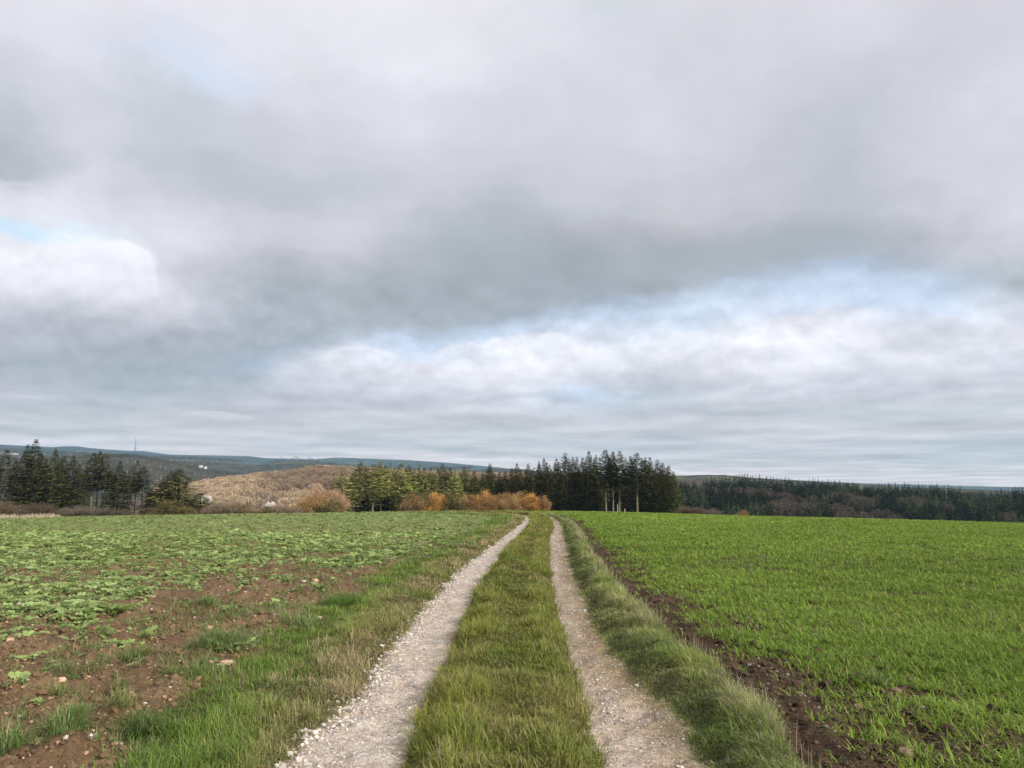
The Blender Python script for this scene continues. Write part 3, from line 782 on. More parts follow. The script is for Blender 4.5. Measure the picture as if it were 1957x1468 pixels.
def plant_tree(key, px, top, D, label, group=None, wide=1.0, sink=0.0, name='conifer', cat='conifer'):
    cm, tm, Hh = PR[key]
    x, y, ztop = at(px, top - 4, D)
    zb = float(terrain(np.array([x]), np.array([y]))[0]) - sink
    s = (ztop - zb) / Hh
    e = empty(name, (x, y, zb), random.random() * 6.28); e.scale = (1.4 * wide, 1.4 * wide, s)
    e.rotation_euler = (random.gauss(0, 0.012), random.gauss(0, 0.012), e.rotation_euler[2])
    for nm, me in (('crown', cm), ('trunk', tm)):
        o = bpy.data.objects.new(nm, me); C.objects.link(o); o.parent = e
    tag(e, label, cat, group)
    return e

def ordn(n):
    return ['first', 'second', 'third', 'fourth', 'fifth', 'sixth', 'seventh', 'eighth', 'ninth', 'tenth', 'eleventh', 'twelfth', 'thirteenth', 'fourteenth',
            'fifteenth', 'sixteenth', 'seventeenth', 'eighteenth', 'nineteenth', 'twentieth', 'twenty-first', 'twenty-second', 'twenty-third'][n]

# clump with sunlight painted into its needle colours, left part of the middle wood
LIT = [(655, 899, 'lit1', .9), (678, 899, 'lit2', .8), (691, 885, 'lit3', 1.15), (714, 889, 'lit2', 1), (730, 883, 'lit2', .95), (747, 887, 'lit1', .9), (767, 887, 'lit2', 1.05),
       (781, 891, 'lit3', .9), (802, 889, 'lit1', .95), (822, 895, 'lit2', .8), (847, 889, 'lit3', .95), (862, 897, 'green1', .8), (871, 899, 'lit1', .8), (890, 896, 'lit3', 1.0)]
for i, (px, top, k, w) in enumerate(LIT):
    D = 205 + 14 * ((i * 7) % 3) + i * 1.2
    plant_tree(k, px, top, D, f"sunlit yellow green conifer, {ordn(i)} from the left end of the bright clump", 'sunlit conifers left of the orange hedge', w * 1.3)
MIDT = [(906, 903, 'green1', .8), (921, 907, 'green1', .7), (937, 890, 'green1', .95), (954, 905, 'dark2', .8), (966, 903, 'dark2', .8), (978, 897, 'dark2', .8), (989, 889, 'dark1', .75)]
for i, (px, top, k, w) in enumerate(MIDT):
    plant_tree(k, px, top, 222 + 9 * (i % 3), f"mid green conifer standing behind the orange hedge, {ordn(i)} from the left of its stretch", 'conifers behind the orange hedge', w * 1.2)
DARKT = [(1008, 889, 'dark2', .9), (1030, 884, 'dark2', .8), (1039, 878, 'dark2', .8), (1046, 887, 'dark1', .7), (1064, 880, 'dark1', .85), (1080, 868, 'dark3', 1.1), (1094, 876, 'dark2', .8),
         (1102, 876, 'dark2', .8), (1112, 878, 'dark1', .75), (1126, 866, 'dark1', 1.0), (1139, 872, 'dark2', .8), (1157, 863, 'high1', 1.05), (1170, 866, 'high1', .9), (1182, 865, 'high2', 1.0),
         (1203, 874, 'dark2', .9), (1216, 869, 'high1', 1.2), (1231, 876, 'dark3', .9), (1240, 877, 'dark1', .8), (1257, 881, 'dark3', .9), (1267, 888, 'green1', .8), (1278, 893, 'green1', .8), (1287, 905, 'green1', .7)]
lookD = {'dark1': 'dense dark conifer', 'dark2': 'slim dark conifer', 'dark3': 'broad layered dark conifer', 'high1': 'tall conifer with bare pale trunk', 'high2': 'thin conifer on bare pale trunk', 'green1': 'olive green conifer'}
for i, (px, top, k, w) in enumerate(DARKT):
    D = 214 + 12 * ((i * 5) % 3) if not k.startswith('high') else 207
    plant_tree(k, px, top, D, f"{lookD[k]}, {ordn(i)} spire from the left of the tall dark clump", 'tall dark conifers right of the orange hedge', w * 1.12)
# inside of the wood
inside = 'dark conifer hidden deep inside the central wood behind its front row of spires'
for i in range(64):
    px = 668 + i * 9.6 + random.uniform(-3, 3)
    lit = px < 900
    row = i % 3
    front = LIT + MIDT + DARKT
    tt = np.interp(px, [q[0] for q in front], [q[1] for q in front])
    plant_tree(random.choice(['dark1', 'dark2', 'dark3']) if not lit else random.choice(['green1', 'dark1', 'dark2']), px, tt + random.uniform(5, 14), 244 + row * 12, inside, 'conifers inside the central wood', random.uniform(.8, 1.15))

# left stand
LEFTT = [(-14, 872, 'dark1', 1.1, 215, 'dark conifer cut by the left picture edge'),
         (12, 862, 'high1', 1.05, 212, 'greyish conifer with thin lower crown just inside the left picture edge'),
         (55, 853, 'dark1', 1.25, 218, 'dark conifer merging with the left flank of the tallest spire in the left stand'),
         (67, 843, 'dark1', 1.3, 205, 'tallest darkest conifer of the left stand with a sharp spire'),
         (82, 868, 'dark3', 1.1, 222, 'shorter dark conifer merging with the right flank of the tallest left spire'),
         (109, 861, 'green1', 1.05, 207, 'conifer with pale bark showing low on its left, second spire right of the tallest'),
         (124, 873, 'dark3', 1.0, 216, 'broad dim conifer between two pointed ones in the left stand'),
         (140, 873, 'dark1', 1.0, 208, 'dark pointed conifer left of the group on bare trunks'),
         (181, 868, 'high1', 1.05, 210, 'high crowned conifer on a bare trunk, left one of a close trio of spires'),
         (191, 865, 'high1', .9, 216, 'high crowned conifer on a bare trunk, middle one of a close trio of spires'),
         (202, 868, 'high2', 1.15, 209, 'high crowned conifer on a bare trunk, right one of a close trio of spires'),
         (229, 885, 'dark1', 1.05, 206, 'dense dark conifer reaching to the ground right of the trio on bare trunks'),
         (254, 893, 'high2', .85, 209, 'thin conifer with bare leaning trunk left of the pale trunked pair'),
         (263, 883, 'high2', .8, 214, 'sparse thin topped conifer with bare stem, left of the bright trunked one'),
         (275, 894, 'high1', .95, 207, 'conifer with bright bare trunk at the right end of the left stand'),
         (330, 902, 'lit3', 1.9, 200, 'broad conifer with a double top, apart from the left stand near the pale chalk'),
         (344, 899, 'green1', 2.0, 206, 'right hand top of the broad double conifer beside the pale chalk'),
         (312, 925, 'dark1', 1.6, 222, 'lower dark conifer behind the left side of the broad double one'),
         (298, 938, 'dark1', 1.5, 226, 'small dark conifer filling the gap right of the bare trunks'),
         (384, 946, 'green1', 1.3, 180, 'small ragged conifer in front of the white chalk'),
         (396, 953, 'lit1', 1.3, 178, 'smallest ragged conifer at the right edge of the white chalk')]
for px, top, k, w, D, lab in LEFTT:
    plant_tree(k, px, top, D, lab, 'conifers of the left stand', w * .9)
for i, px in enumerate([30, 92, 118, 152, 166, 214, 240, 290]):
    plant_tree(random.choice(['dark1', 'dark2', 'dark3']), px, np.interp(px, [0, 60, 150, 240, 300], [885, 872, 890, 905, 945]), 238 + 8 * (i % 3), 'dim conifer in the second row behind the left stand', 'second row conifers of the left stand', .8)

# ---- leafy and bare bushes
def bush_data(seed, w, h, nleaf, leaf, c0, c1, nclump=22, bare=0.0):
    rg = np.random.default_rng(seed)
    cl = []
    while len(cl) < nclump:
        p = rg.uniform(-1, 1, 3) * [1, 1, 1]; p[2] = abs(p[2])
        if np.linalg.norm(p) < 0.95: cl.append(p * [w / 2 * .85, w / 2 * .85, h * .86] + [0, 0, h * 0.08])
    cl = np.array(cl); k = rg.integers(0, nclump, nleaf)
    rad = rg.uniform(0.10, 0.2, nclump) * w
    p = cl[k] + rg.normal(0, 1, (nleaf, 3)) * rad[k][:, None] * [.55, .55, .5]
    p[:, 2] = np.clip(p[:, 2], 0.05, h * 1.04)
    d = rg.normal(0, 1, (nleaf, 3)); d /= np.linalg.norm(d, axis=1)[:, None]
    mixv = np.clip(rg.normal(0.5, 0.3, nclump), 0, 1)[k][:, None]
    col = (np.asarray(c0) * (1 - mixv) + np.asarray(c1) * mixv) * rg.uniform(0.65, 1.35, nleaf)[:, None]
    v, f, c = diamonds(p, d, rg.normal(0, 1, (nleaf, 3)), rg.uniform(.7, 1.4, nleaf) * leaf, rg.uniform(.5, 1.0, nleaf) * leaf * .75, col)
    st = []
    for q in cl:
        b = rg.normal(0, 0.05 * w, 3); b[2] = -0.4
        mp = (b + q) / 2 + rg.normal(0, 0.05 * w, 3)
        v2, f2 = tube([b, mp, q], [0.07, 0.045, 0.015], 4); st.append((v2, f2, np.tile([0.11, 0.085, 0.06], (len(v2), 1))))
    return (v, f, c), join(st)

def twigs_data(seed, w, h, n, c0, c1, tw=0.035, up=0.6):
    rg = np.random.default_rng(seed)
    parts = []
    # limbs
    st = []
    ends = []
    for i in range(max(8, n // 60)):
        az = rg.random() * 6.28; rr = math.sqrt(rg.random()) * w / 2; top = h * (1 - 0.45 * (rr / (w / 2)) ** 2) * rg.uniform(.55, .9)
        b = np.array([rg.normal(0, .06 * w), rg.normal(0, .06 * w), -0.4]); e = np.array([rr * math.cos(az), rr * math.sin(az), top])
        m = b + (e - b) * .5 + np.array([-math.cos(az), -math.sin(az), .6]) * rr * .22
        v2, f2 = tube([b, m, e], [0.09, 0.055, 0.02], 4); st.append((v2, f2, np.tile(np.asarray(c0) * .8, (len(v2), 1))))
        for q in range(5):
            t = rg.uniform(.35, 1); ends.append((b * (1 - t) ** 2 + 2 * m * t * (1 - t) + e * t * t, e - b))
    ends_p = np.array([e[0] for e in ends]); ends_d = np.array([e[1] for e in ends])
    k = rg.integers(0, len(ends), n)
    d = ends_d[k] / np.linalg.norm(ends_d[k], axis=1)[:, None] * .7 + rg.normal(0, .55, (n, 3)) + [0, 0, up * .5]
    d /= np.linalg.norm(d, axis=1)[:, None]
    p = ends_p[k] + rg.normal(0, .06 * w, (n, 3)) * [1, 1, .6]
    p[:, 2] = np.maximum(p[:, 2], .1)
    mixv = rg.random((n, 1))
    c = (np.asarray(c0) * (1 - mixv) + np.asarray(c1) * mixv) * rg.uniform(.75, 1.25, (n, 1))
    v, f, cc = diamonds(p, d, rg.normal(0, 1, (n, 3)), rg.uniform(.10, .24, n) * h, rg.uniform(.7, 1.6, n) * tw, c)
    return (v, f, cc), join(st)

BU = {}
def bproto(key, data, mat, h):
    (v, f, c), (sv, sf, sc) = data
    BU[key] = (proto_mesh('crown', v, f, c, mat), proto_mesh('stems', sv, sf, sc, M_bark), h)
OR0, OR1 = (0.20, 0.115, 0.045), (0.42, 0.265, 0.10)
BR0, BR1 = (0.23, 0.145, 0.06), (0.42, 0.28, 0.12)
OL0, OL1 = (0.10, 0.085, 0.03), (0.20, 0.165, 0.06)
bproto('orange', bush_data(21, 5.2, 5.4, 8000, .22, OR0, OR1, 40), M_leaf, 5.4)
bproto('orange2', bush_data(22, 4.8, 5.4, 7400, .22, (0.30, 0.16, 0.045), (0.52, 0.30, 0.09), 34), M_leaf, 5.4)
bproto('brown', bush_data(23, 5.8, 5.2, 8000, .2, BR0, BR1, 44), M_leaf, 5.2)
bproto('olive', bush_data(24, 6.0, 5.0, 5200, .24, OL0, OL1, 30), M_leaf, 5.0)
bproto('pink', twigs_data(25, 8.0, 7.5, 5200, (0.30, 0.185, 0.11), (0.42, 0.27, 0.165), .05), M_twig, 7.5)
bproto('bare', twigs_data(26, 8.0, 5.4, 3800, (0.18, 0.135, 0.095), (0.28, 0.21, 0.145), .035), M_twig, 5.4)
bproto('redbare', twigs_data(27, 7.0, 7.0, 3800, (0.085, 0.062, 0.040), (0.145, 0.105, 0.066), .045), M_twig, 7.0)
bproto('greybare', twigs_data(28, 7.0, 8.0, 3400, (0.10, 0.083, 0.06), (0.17, 0.138, 0.098), .04), M_twig, 8.0)

def mat_ok(k): return k in ('orange', 'orange2', 'brown', 'olive')
def bush(key, px, top, D, wide, label, group=None, cat='bush', name='bush'):
    cm, sm, Hh = BU[key]
    x, y, ztop = at(px, top, D)
    zb = float(terrain(np.array([x]), np.array([y]))[0])
    s = (ztop - zb) / Hh
    e = empty(name, (x, y, zb), random.random() * 6.28); e.scale = ((1.25 if mat_ok(key) else .95) * wide,) * 2 + (s,)
    for nm, me in (('crown', cm), ('stems', sm)):
        o = bpy.data.objects.new(nm, me); C.objects.link(o); o.parent = e
    return tag(e, label, cat, group)

hg = 'autumn bushes in front of the central wood'
HEDGE = [('brown', 791, 941, 1.0, 'brown domed autumn bush at the left end of the orange row'),
         ('olive', 815, 938, .62, 'narrow olive bush between the brown dome and the brightest orange one'),
         ('orange2', 832, 939, .75, 'brightest orange autumn bush, near the left of the row'),
         ('orange2', 846, 944, .72, 'orange bush touching the right side of the brightest one'),
         ('olive', 870, 936, .95, 'tall dull olive brown bush right of the two bright orange ones'),
         ('brown', 884, 943, .7, 'russet bush leaning on the tall olive brown one'),
         ('orange', 902, 944, .72, 'small orange brown bush before the bright middle peak of the row'),
         ('orange2', 924, 936, .85, 'bright orange bush forming the middle peak of the row'),
         ('orange', 936, 944, .7, 'orange brown bush just right of the middle peak'),
         ('orange', 955, 943, .85, 'pinkish orange rounded bush right of the middle'),
         ('brown', 974, 940, .9, 'light brown broad bush in the right half of the row'),
         ('orange', 993, 939, .9, 'golden brown bush beneath a dark conifer in the right half of the row'),
         ('orange2', 1014, 941, .85, 'golden orange rounded bush, third from the right end of the row'),
         ('orange', 1028, 948, .6, 'small golden bush, second from the right end of the row'),
         ('orange', 1041, 946, .55, 'small dark orange bush at the right end of the row against black shade')]
for i, (k, px, top, w, lab) in enumerate(HEDGE):
    bush(k, px, top, 186 + 5 * (i % 2), w, lab, hg)
bush('pink', 622, 924, 200, 1.5, 'pinkish tan bare twigged tree rising behind the orange brown bush left of the wood', cat='bare tree', name='bare_tree')
bush('pink', 645, 934, 196, .8, 'pinkish bare bush wedged against the first sunlit conifer', cat='bare tree', name='bare_tree')
bush('orange', 607, 945, 176, 1.45, 'large orange brown domed bush left of the first sunlit conifer')
bush('brown', 588, 951, 174, 1.25, 'tan domed bush overlapping the left side of the large orange brown one')
bush('olive', 628, 951, 172, 1.0, 'olive brown bush overlapping the right side of the large orange brown one')
bush('brown', 577, 966, 170, .8, 'low tan bush at the left foot of the large domed ones')
bush('olive', 333, 950, 168, 1.2, 'olive brown domed bush under the broad double topped conifer')
bush('olive', 300, 973, 168, 1.0, 'low dark bush left of the olive brown dome')
bush('brown', 352, 968, 168, .8, 'low brown bush right of the olive brown dome')
bush('bare', 436, 947, 165, 1.0, 'fan shaped bare bush with many upright stems right of the chalk')
bush('bare', 412, 958, 166, .75, 'bare bush leaning against the left of the fan shaped one')
bush('olive', 466, 957, 165, .55, 'small russet bush just right of the fan shaped bare one')
bush('olive', 502, 963, 165, .8, 'low olive brown bush in the gap before the brown woodland')
bush('bare', 528, 957, 168, .8, 'pale bare bush beside the small chalk patch')
bush('bare', 482, 966, 165, .7, 'low pale bare bush between the russet and olive ones')
bush('bare', 553, 964, 166, .8, 'low pale bare bush left of the tan domed ones')
for i, (k, px, top, w, lab) in enumerate([('redbare', 8, 950, 1.1, 'reddish brown bare tree at the left picture edge'), ('redbare', 45, 962, .9, 'low reddish bare tree under the tallest conifer'),
                             ('redbare', 72, 954, .95, 'rounded reddish bare tree in front of the tallest conifer'), ('redbare', 92, 958, .7, 'small reddish bare tree right of the rounded one'),
                             ('greybare', 58, 966, .5, 'small grey rounded bare shrub on the left field edge'), ('greybare', 150, 962, .75, 'grey brown bare shrub under the dark pointed conifer'),
                             ('greybare', 172, 964, .9, 'grey brown bare shrub in front of the left bare trunks'), ('greybare', 200, 966, .9, 'grey brown bare shrub in front of the right bare trunks'),
                             ('greybare', 28, 965, .8, 'dim bare shrub between the two reddish trees at the left'), ('redbare', 292, 964, .8, 'dark red brown bare shrub right of the pale trunked pair'),
                             ('greybare', 122, 966, .6, 'thin grey bare shrub below the conifer with pale bark'), ('redbare', 240, 970, .6, 'dark bare shrub between the bare trunks'),
                             ('redbare', 1310, 963, .7, 'rusty bare bush just right of the central wood'), ('redbare', 1332, 965, .7, 'rusty bare bush, the outer one right of the central wood'),
                             ('greybare', 1360, 968, .8, 'grey brown bare bush right of the two rusty ones'), ('brown', 1418, 974, .6, 'low tan bush peeping over the right field')]):
    bush(k, px, top, 196 if px < 1000 else 205, w, lab, cat='bare tree' if k != 'brown' else 'bush', name='bare_tree' if k != 'brown' else 'bush')

# bare dead stub post near the trunks
for px, t_, lab in [(1180, 964, 'short pale broken trunk standing at the foot of the tall dark clump'), (1194, 972, 'very short pale stump right of the broken trunk')]:
    x, y, zt = at(px, t_, 203); zb = float(terrain(np.array([x]), np.array([y]))[0]) - .3
    v, f = tube([(0, 0, 0), (0.03, 0, (zt - zb) * .5), (0.0, 0.02, zt - zb)], [.16, .14, .11], 7)
    o = mesh('broken_trunk', v, f, np.tile([.34, .29, .2], (len(v), 1)), M_bark); o.location = (x, y, zb); tag(o, lab, 'tree stump')

# ---- pale tall grass along the brow at far left
n = 9000
pxs = rng.random(n) ** 1.3 * 175 - 40; Ds = rnd(n, 66, 74)
az = np.array([azt(p, 985)[0] for p in pxs]); x = Ds * np.sin(az); y = Ds * np.cos(az)
P = np.stack([x, y, terrain(x, y) - .1], -1)
Lh = (rnd(n, .12, .5) * (0.4 + 0.9 * ss(.35, .65, fbm(x * .5, y * .5, 66)))) * ss(150, 90, pxs) + .1
c = np.array([.50, .42, .29]) * rnd(n, .6, 1.15)[:, None]
v, f, c = blades(P, Lh, rnd(n, .03, .06), rng.random(n) * 6.28, rnd(n, 0, .3), rnd(n, .1, .9), c, c)
tag(mesh('tall_grass', v, f, c, M_grass), 'pale straw coloured tall grass along the brow at the far left', 'grass', kind='stuff')

# ---- woods on the hills: one crown repeated into one mesh
def lowfir(rg, c0, c1):
    Cn, D, L, Wd, Cl = [], [], [], [], []
    for lv in np.linspace(.12, .97, 16):
        for b in range(11):
            a = rg.random() * 6.28; rad = .25 * (1 - lv) ** .85 * rg.uniform(.7, 1.2) + .01
            h = np.array([math.cos(a), math.sin(a), rg.normal(-.25, .15)])
            Cn.append([0, 0, lv + rg.normal(0, .01)]); D.append(h / np.linalg.norm(h)); L.append(rad * 1.1); Wd.append(.13 * (1.15 - lv))
            m = rg.random(); Cl.append((np.asarray(c0) * (1 - m) + np.asarray(c1) * m) * rg.uniform(.7, 1.3))
    v, f, c = diamonds(np.array(Cn), np.array(D), np.tile([0, 0, 1.], (len(Cn), 1)) + rg.normal(0, .5, (len(Cn), 3)), np.array(L), np.array(Wd), np.array(Cl))
    tv, tf = tube([(0, 0, -.05), (0, 0, .5), (0, 0, 1.0)], [.016, .01, .002], 4)
    return join([(v, f, c), (tv, tf, np.tile([.06, .05, .04], (len(tv), 1)))])
def lowdome(rg, c0, c1, n=340, flatw=.46):
    p = rg.normal(0, 1, (n, 3)); p /= np.linalg.norm(p, axis=1)[:, None]; p *= rg.uniform(.55, 1, (n, 1)) ** .5
    p[:, 2] = np.abs(p[:, 2]); P_ = p * [flatw, flatw, .55] + [0, 0, .42]
    d = p + rg.normal(0, .4, (n, 3)) + [0, 0, .5]; d /= np.linalg.norm(d, axis=1)[:, None]
    m = rg.random((n, 1)); c = (np.asarray(c0) * (1 - m) + np.asarray(c1) * m) * rg.uniform(.7, 1.3, (n, 1))
    v, f, c = diamonds(P_, d, rg.normal(0, 1, (n, 3)), rg.uniform(.06, .13, n), rg.uniform(.02, .045, n), c)
    tv, tf = tube([(0, 0, -.08), (0.01, 0, .3), (0, 0, .7)], [.03, .022, .006], 4)
    return join([(v, f, c), (tv, tf, np.tile([.2, .16, .12], (len(tv), 1)))])

def scatter_wood(name, protos, x, y, z, s, tint, mat, label):
    parts = []
    k = rng.integers(0, len(protos), len(x)); a = rng.random(len(x)) * 6.28
    for i in range(len(protos)):
        v, f, c = protos[i]; q = np.where(k == i)[0]
        if not len(q): continue
        ca, sa = np.cos(a[q])[:, None], np.sin(a[q])[:, None]
        X_ = (v[None, :, 0] * ca - v[None, :, 1] * sa) * s[q][:, None] + x[q][:, None]
        Y_ = (v[None, :, 0] * sa + v[None, :, 1] * ca) * s[q][:, None] + y[q][:, None]
        Z_ = v[None, :, 2] * s[q][:, None] + z[q][:, None]
        ff = f[None] + (np.arange(len(q)) * len(v))[:, None, None]
        parts.append((np.stack([X_, Y_, Z_], -1).reshape(-1, 3), ff.reshape(-1, 4), (c[None] * tint[q][:, None, :]).reshape(-1, 3)))
    v, f, c = join(parts)
    return tag(mesh(name, v, f, c, mat), label, 'woodland', kind='stuff')

rg_ = np.random.default_rng(99)
FIR = [lowfir(rg_, (.012, .019, .010), (.028, .038, .018)) for _ in range(4)]  # needle colour darkened to hold the cloud shade on the right slope
DOM = [lowdome(rg_, (.34, .245, .15), (.52, .395, .265)) for _ in range(4)]  # pale tan holds the sunshine on the brown hill
# brown woodland on the middle-left hill
n = 2600
px = rnd(n, 300, 1010); az = np.array([azt(p, 930)[0] for p in px]); rr_ = 455 + np.sqrt(rng.random(n)) * 420
x, y, z = z_brown(az, rr_)
tn = fbm(x / 70, y / 70, 61, 3)[:, None]
tint = np.where((rng.random(n) < .1)[:, None], .6, 1.0) * (0.72 + .6 * tn) * rnd(n, .8, 1.2)[:, None] * np.array([1, 1, 1.0])
up_ = ((px > 500) & (rr_ > 640) & (rr_ < 830))[:, None]
tint = np.where(up_, tint * np.array([.62, .60, .60]), tint)
chalkgap = ((np.abs(px - 388) < 24) & (rr_ < 560)) | ((np.abs(px - 516) < 18) & (rr_ < 500))
q = ~chalkgap
scatter_wood('bare_woodland', DOM, x[q], y[q], z[q] - 1, rnd(n, 8.5, 12.5)[q], tint[q], M_twig, 'pinkish brown bare deciduous woodland covering the round hill left of the central wood')

# forest hill on the right: mixed stands
n = 2300
px = rnd(n, 1180, 2150); az = np.array([azt(p, 930)[0] for p in px]); rr_ = 330 + np.sqrt(rng.random(n)) * 285
x, y, z = z_dark(az, rr_)
stand = fbm(px / 95, rr_ / 60, 71, 3)
decid = ((stand > .66) & (rr_ < 560)) | ((px > 1590) & (px < 1720) & (rr_ < 470)) | ((rr_ > 560) & (rr_ < 600) & (px > 1340) & (px < 1480))
bl = fbm(px / 60, rr_ / 60, 72, 3)[:, None]
q = ~decid
scatter_wood('conifer_forest', FIR, x[q], y[q], z[q] - .5, rnd(n, 11, 17)[q], ((0.8 + 1.6 * ss(.45, .62, bl)) * rnd(n, .7, 1.35)[:, None] * np.array([1.15, 1.05, .85]))[q], M_needle, 'mixed dark green conifer forest on the slope right of the central wood')
DOM2 = [lowdome(rg_, (.052, .043, .030), (.098, .078, .052)) for _ in range(4)]  # bare crowns in a darker brown, right slope's cloud shade painted in
q = decid
scatter_wood('bare_forest', DOM2, x[q], y[q], z[q] - 1, rnd(n, 9, 13)[q], ((.75 + .7 * bl) * rnd(n, .8, 1.25)[:, None] * np.array([1, 1, 1.0]))[q], M_twig, 'dull brown leafless stands between the conifers on the right slope')
# woods and hedges of the far valley sides
DOM3 = [lowdome(rg_, (.03, .034, .022), (.065, .058, .040), 60) for _ in range(4)]
for nm, zf, n, p0, p1, r0, r1, s0, s1, thr, lab in [
        ('far_woodland', z_spur, 3600, -150, 720, 900, 1690, 9, 15, .30, 'dark mixed woods covering the spur behind the left stand of conifers'),
        ('far_woodland', z_mid, 3800, -150, 900, 1700, 2990, 12, 22, .46, 'patchy dark woods and hedges on the far valley side at the left')]:
    px = rnd(n, p0, p1); az = np.array([azt(p, 900)[0] for p in px]); rr_ = r0 + np.sqrt(rng.random(n)) * (r1 - r0)
    x, y, z = zf(az, rr_)
    q = (fbm(x / 130, y / 130, 81, 4) > thr) | (np.abs(fbm(x / 240, y / 240, 82, 3) - .5) < .012)
    tn = (.5 + 1.1 * fbm(x / 90, y / 90, 83, 3)[:, None]) * rnd(n, .7, 1.3)[:, None] * np.array([1, 1, 1.])
    scatter_wood(nm, DOM3, x[q], y[q], z[q] - 3, rnd(n, s0, s1)[q], tn[q], M_twig, lab)
# skyline conifers, one by one
fm = []
for v, f, c in FIR: fm.append(proto_mesh('skyline_conifer', v, f, c, M_needle))
SKY = [(1345, 914), (1360, 909), (1400, 907), (1420, 905), (1440, 906), (1460, 908), (1500, 912), (1540, 914), (1580, 916), (1620, 919), (1641, 922)]
SKY2 = [(1656, 925), (1680, 922), (1720, 922), (1760, 923), (1785, 923), (1800, 926), (1840, 931)]
SKY3 = [(1846, 938), (1870, 938), (1895, 937), (1920, 933), (1957, 929), (2050, 931)]
lab3 = ['dark skyline conifer on the long left stretch of the right ridge', 'dark skyline conifer on the middle stretch of the right ridge, past the gap', 'dark skyline conifer on the low last stretch of the right ridge']
for li, S_ in enumerate([SKY, SKY2, SKY3]):
    p = S_[0][0]
    while p < S_[-1][0]:
        top = np.interp(p, [q[0] for q in S_], [q[1] for q in S_]) + random.uniform(-2.0, 3.5)
        a_ = azt(p, top)[0]; D_ = random.uniform(590, 632)
        xx, yy, zz = z_dark(np.array([a_]), np.array([D_]))
        zt = at(p, top, D_)[2]
        o = bpy.data.objects.new('skyline_conifer', random.choice(fm)); C.objects.link(o)
        s = zt - zz[0]; w_ = max(12.0, min(s, 20)) * random.uniform(.9, 1.25)
        o.location = (xx[0], yy[0], zz[0]); o.scale = (w_, w_, s); o.rotation_euler = (0, 0, random.random() * 6.28)
        tag(o, lab3[li], 'conifer', ['skyline conifers, left stretch', 'skyline conifers, middle stretch', 'skyline conifers, right stretch'][li])
        p += random.uniform(4.0, 8.0)

# ---- chalk showing between the bushes
def chalk(px, py, D, w, h, label):
    n_ = 26
    u = np.linspace(-1, 1, n_); uu, vv = np.meshgrid(u, np.linspace(0, 1, 14), indexing='ij')
    cx, cy, cz = at(px, py, D)
    top = (1 - np.abs(uu) ** 5) * (0.75 + 0.5 * fbm(uu * 3 + px, uu * 0, 8))
    x = uu * w / 2; z = vv * h * np.clip(top, .03, 2) ; y = vv * h * .8 - 2.0 * (1 - uu ** 2) + 1.6 * (fbm(uu * 4, vv * 4 + px, 18) - .5)
    ix = np.arange(n_ * 14).reshape(n_, 14)
    f = np.stack([ix[:-1, :-1], ix[1:, :-1], ix[1:, 1:], ix[:-1, 1:]], -1).reshape(-1, 4)
    c = np.array([.50, .45, .42]) * (0.78 + .4 * fbm(x * .9, z * .9, 28))[..., None]
    a_ = azt(px, py)[0]
    o = mesh('chalk_face', np.stack([x, y, z], -1).reshape(-1, 3), f, c.reshape(-1, 3), M_chalk, smooth=True)
    o.location = (cx, cy, cz - h * .5); o.rotation_euler = (0, 0, -a_)
    m = o.modifiers.new('thickness', 'SOLIDIFY'); m.thickness = 3.0; m.offset = -1
    return tag(o, label, 'chalk face')
chalk(388, 955, 400, 9.5, 4.2, 'white chalk face glimpsed behind the small ragged conifers')
chalk(516, 966, 400, 6.5, 3, 'small white chalk patch above the low bushes left of the domed ones')

# ---- far houses and a mast
def house(px, py, D, w, dp, h, label, rot=0.2):
    x, y, z = at(px, py, D)
    e = empty('house', (x, y, z - h), rot)
    bx = np.array([(-w / 2, -dp / 2), (w / 2, -dp / 2), (w / 2, dp / 2), (-w / 2, dp / 2)])
    v = np.array([(a, b, -4) for a, b in bx] + [(a, b, h) for a, b in bx] + [(-w / 2, 0, h * 1.55), (w / 2, 0, h * 1.55)])
    f = [(0, 1, 5, 4), (2, 3, 7, 6)]; t3 = [(1, 2, 6, 5), (3, 0, 4, 7)]
    mesh('wall', v, np.array(f + t3 + [(4, 8, 7, 7), (5, 6, 9, 9)])[:4], None, M_paint, e)
    o = w * .04
    rv = np.array([(-w / 2 - o, -dp / 2 - o, h * .97), (w / 2 + o, -dp / 2 - o, h * .97), (w / 2 + o, 0, h * 1.6), (-w / 2 - o, 0, h * 1.6), (w / 2 + o, dp / 2 + o, h * .97), (-w / 2 - o, dp / 2 + o, h * .97)])
    mesh('roof', rv, np.array([(0, 1, 2, 3), (3, 2, 4, 5)]), None, M_roof, e)
    gv = np.array([(-w / 2, -dp / 2, h), (-w / 2, dp / 2, h), (-w / 2, 0, h * 1.57), (w / 2, -dp / 2, h), (w / 2, dp / 2, h), (w / 2, 0, h * 1.57)])
    mesh('gable', gv, np.array([(0, 2, 1), (3, 4, 5)]), None, M_paint, e)
    tag(e, label, 'house')
house(384, 890, 2050, 8, 5, 3, 'larger white farmhouse in the far valley above the brown hill')
house(393, 892, 2050, 6, 4, 2, 'low white barn beside the larger white farmhouse')
house(30, 866, 2600, 12, 6, 3, 'long white house on the hillside above the left edge trees')
house(18, 867, 2600, 9, 7, 4.5, 'small white house left of the long one above the left edge trees')
house(95, 871, 2600, 18, 8, 4, 'low white building right of the tallest conifer spire')
house(218, 886, 1950, 6, 5, 3.5, 'tiny white house just right of the trio of high crowned conifers')
x, y, z = at(258, 864.5, 6400)
e = empty('radio_mast', (x, y, z - 12), 0.3)
v, f = tube([(0, 0, 0), (0, 0, 60), (0, 0, 124)], [3.2, 2.4, 1.4], 6); mesh('mast_shaft', v, f, None, M_steel, e)
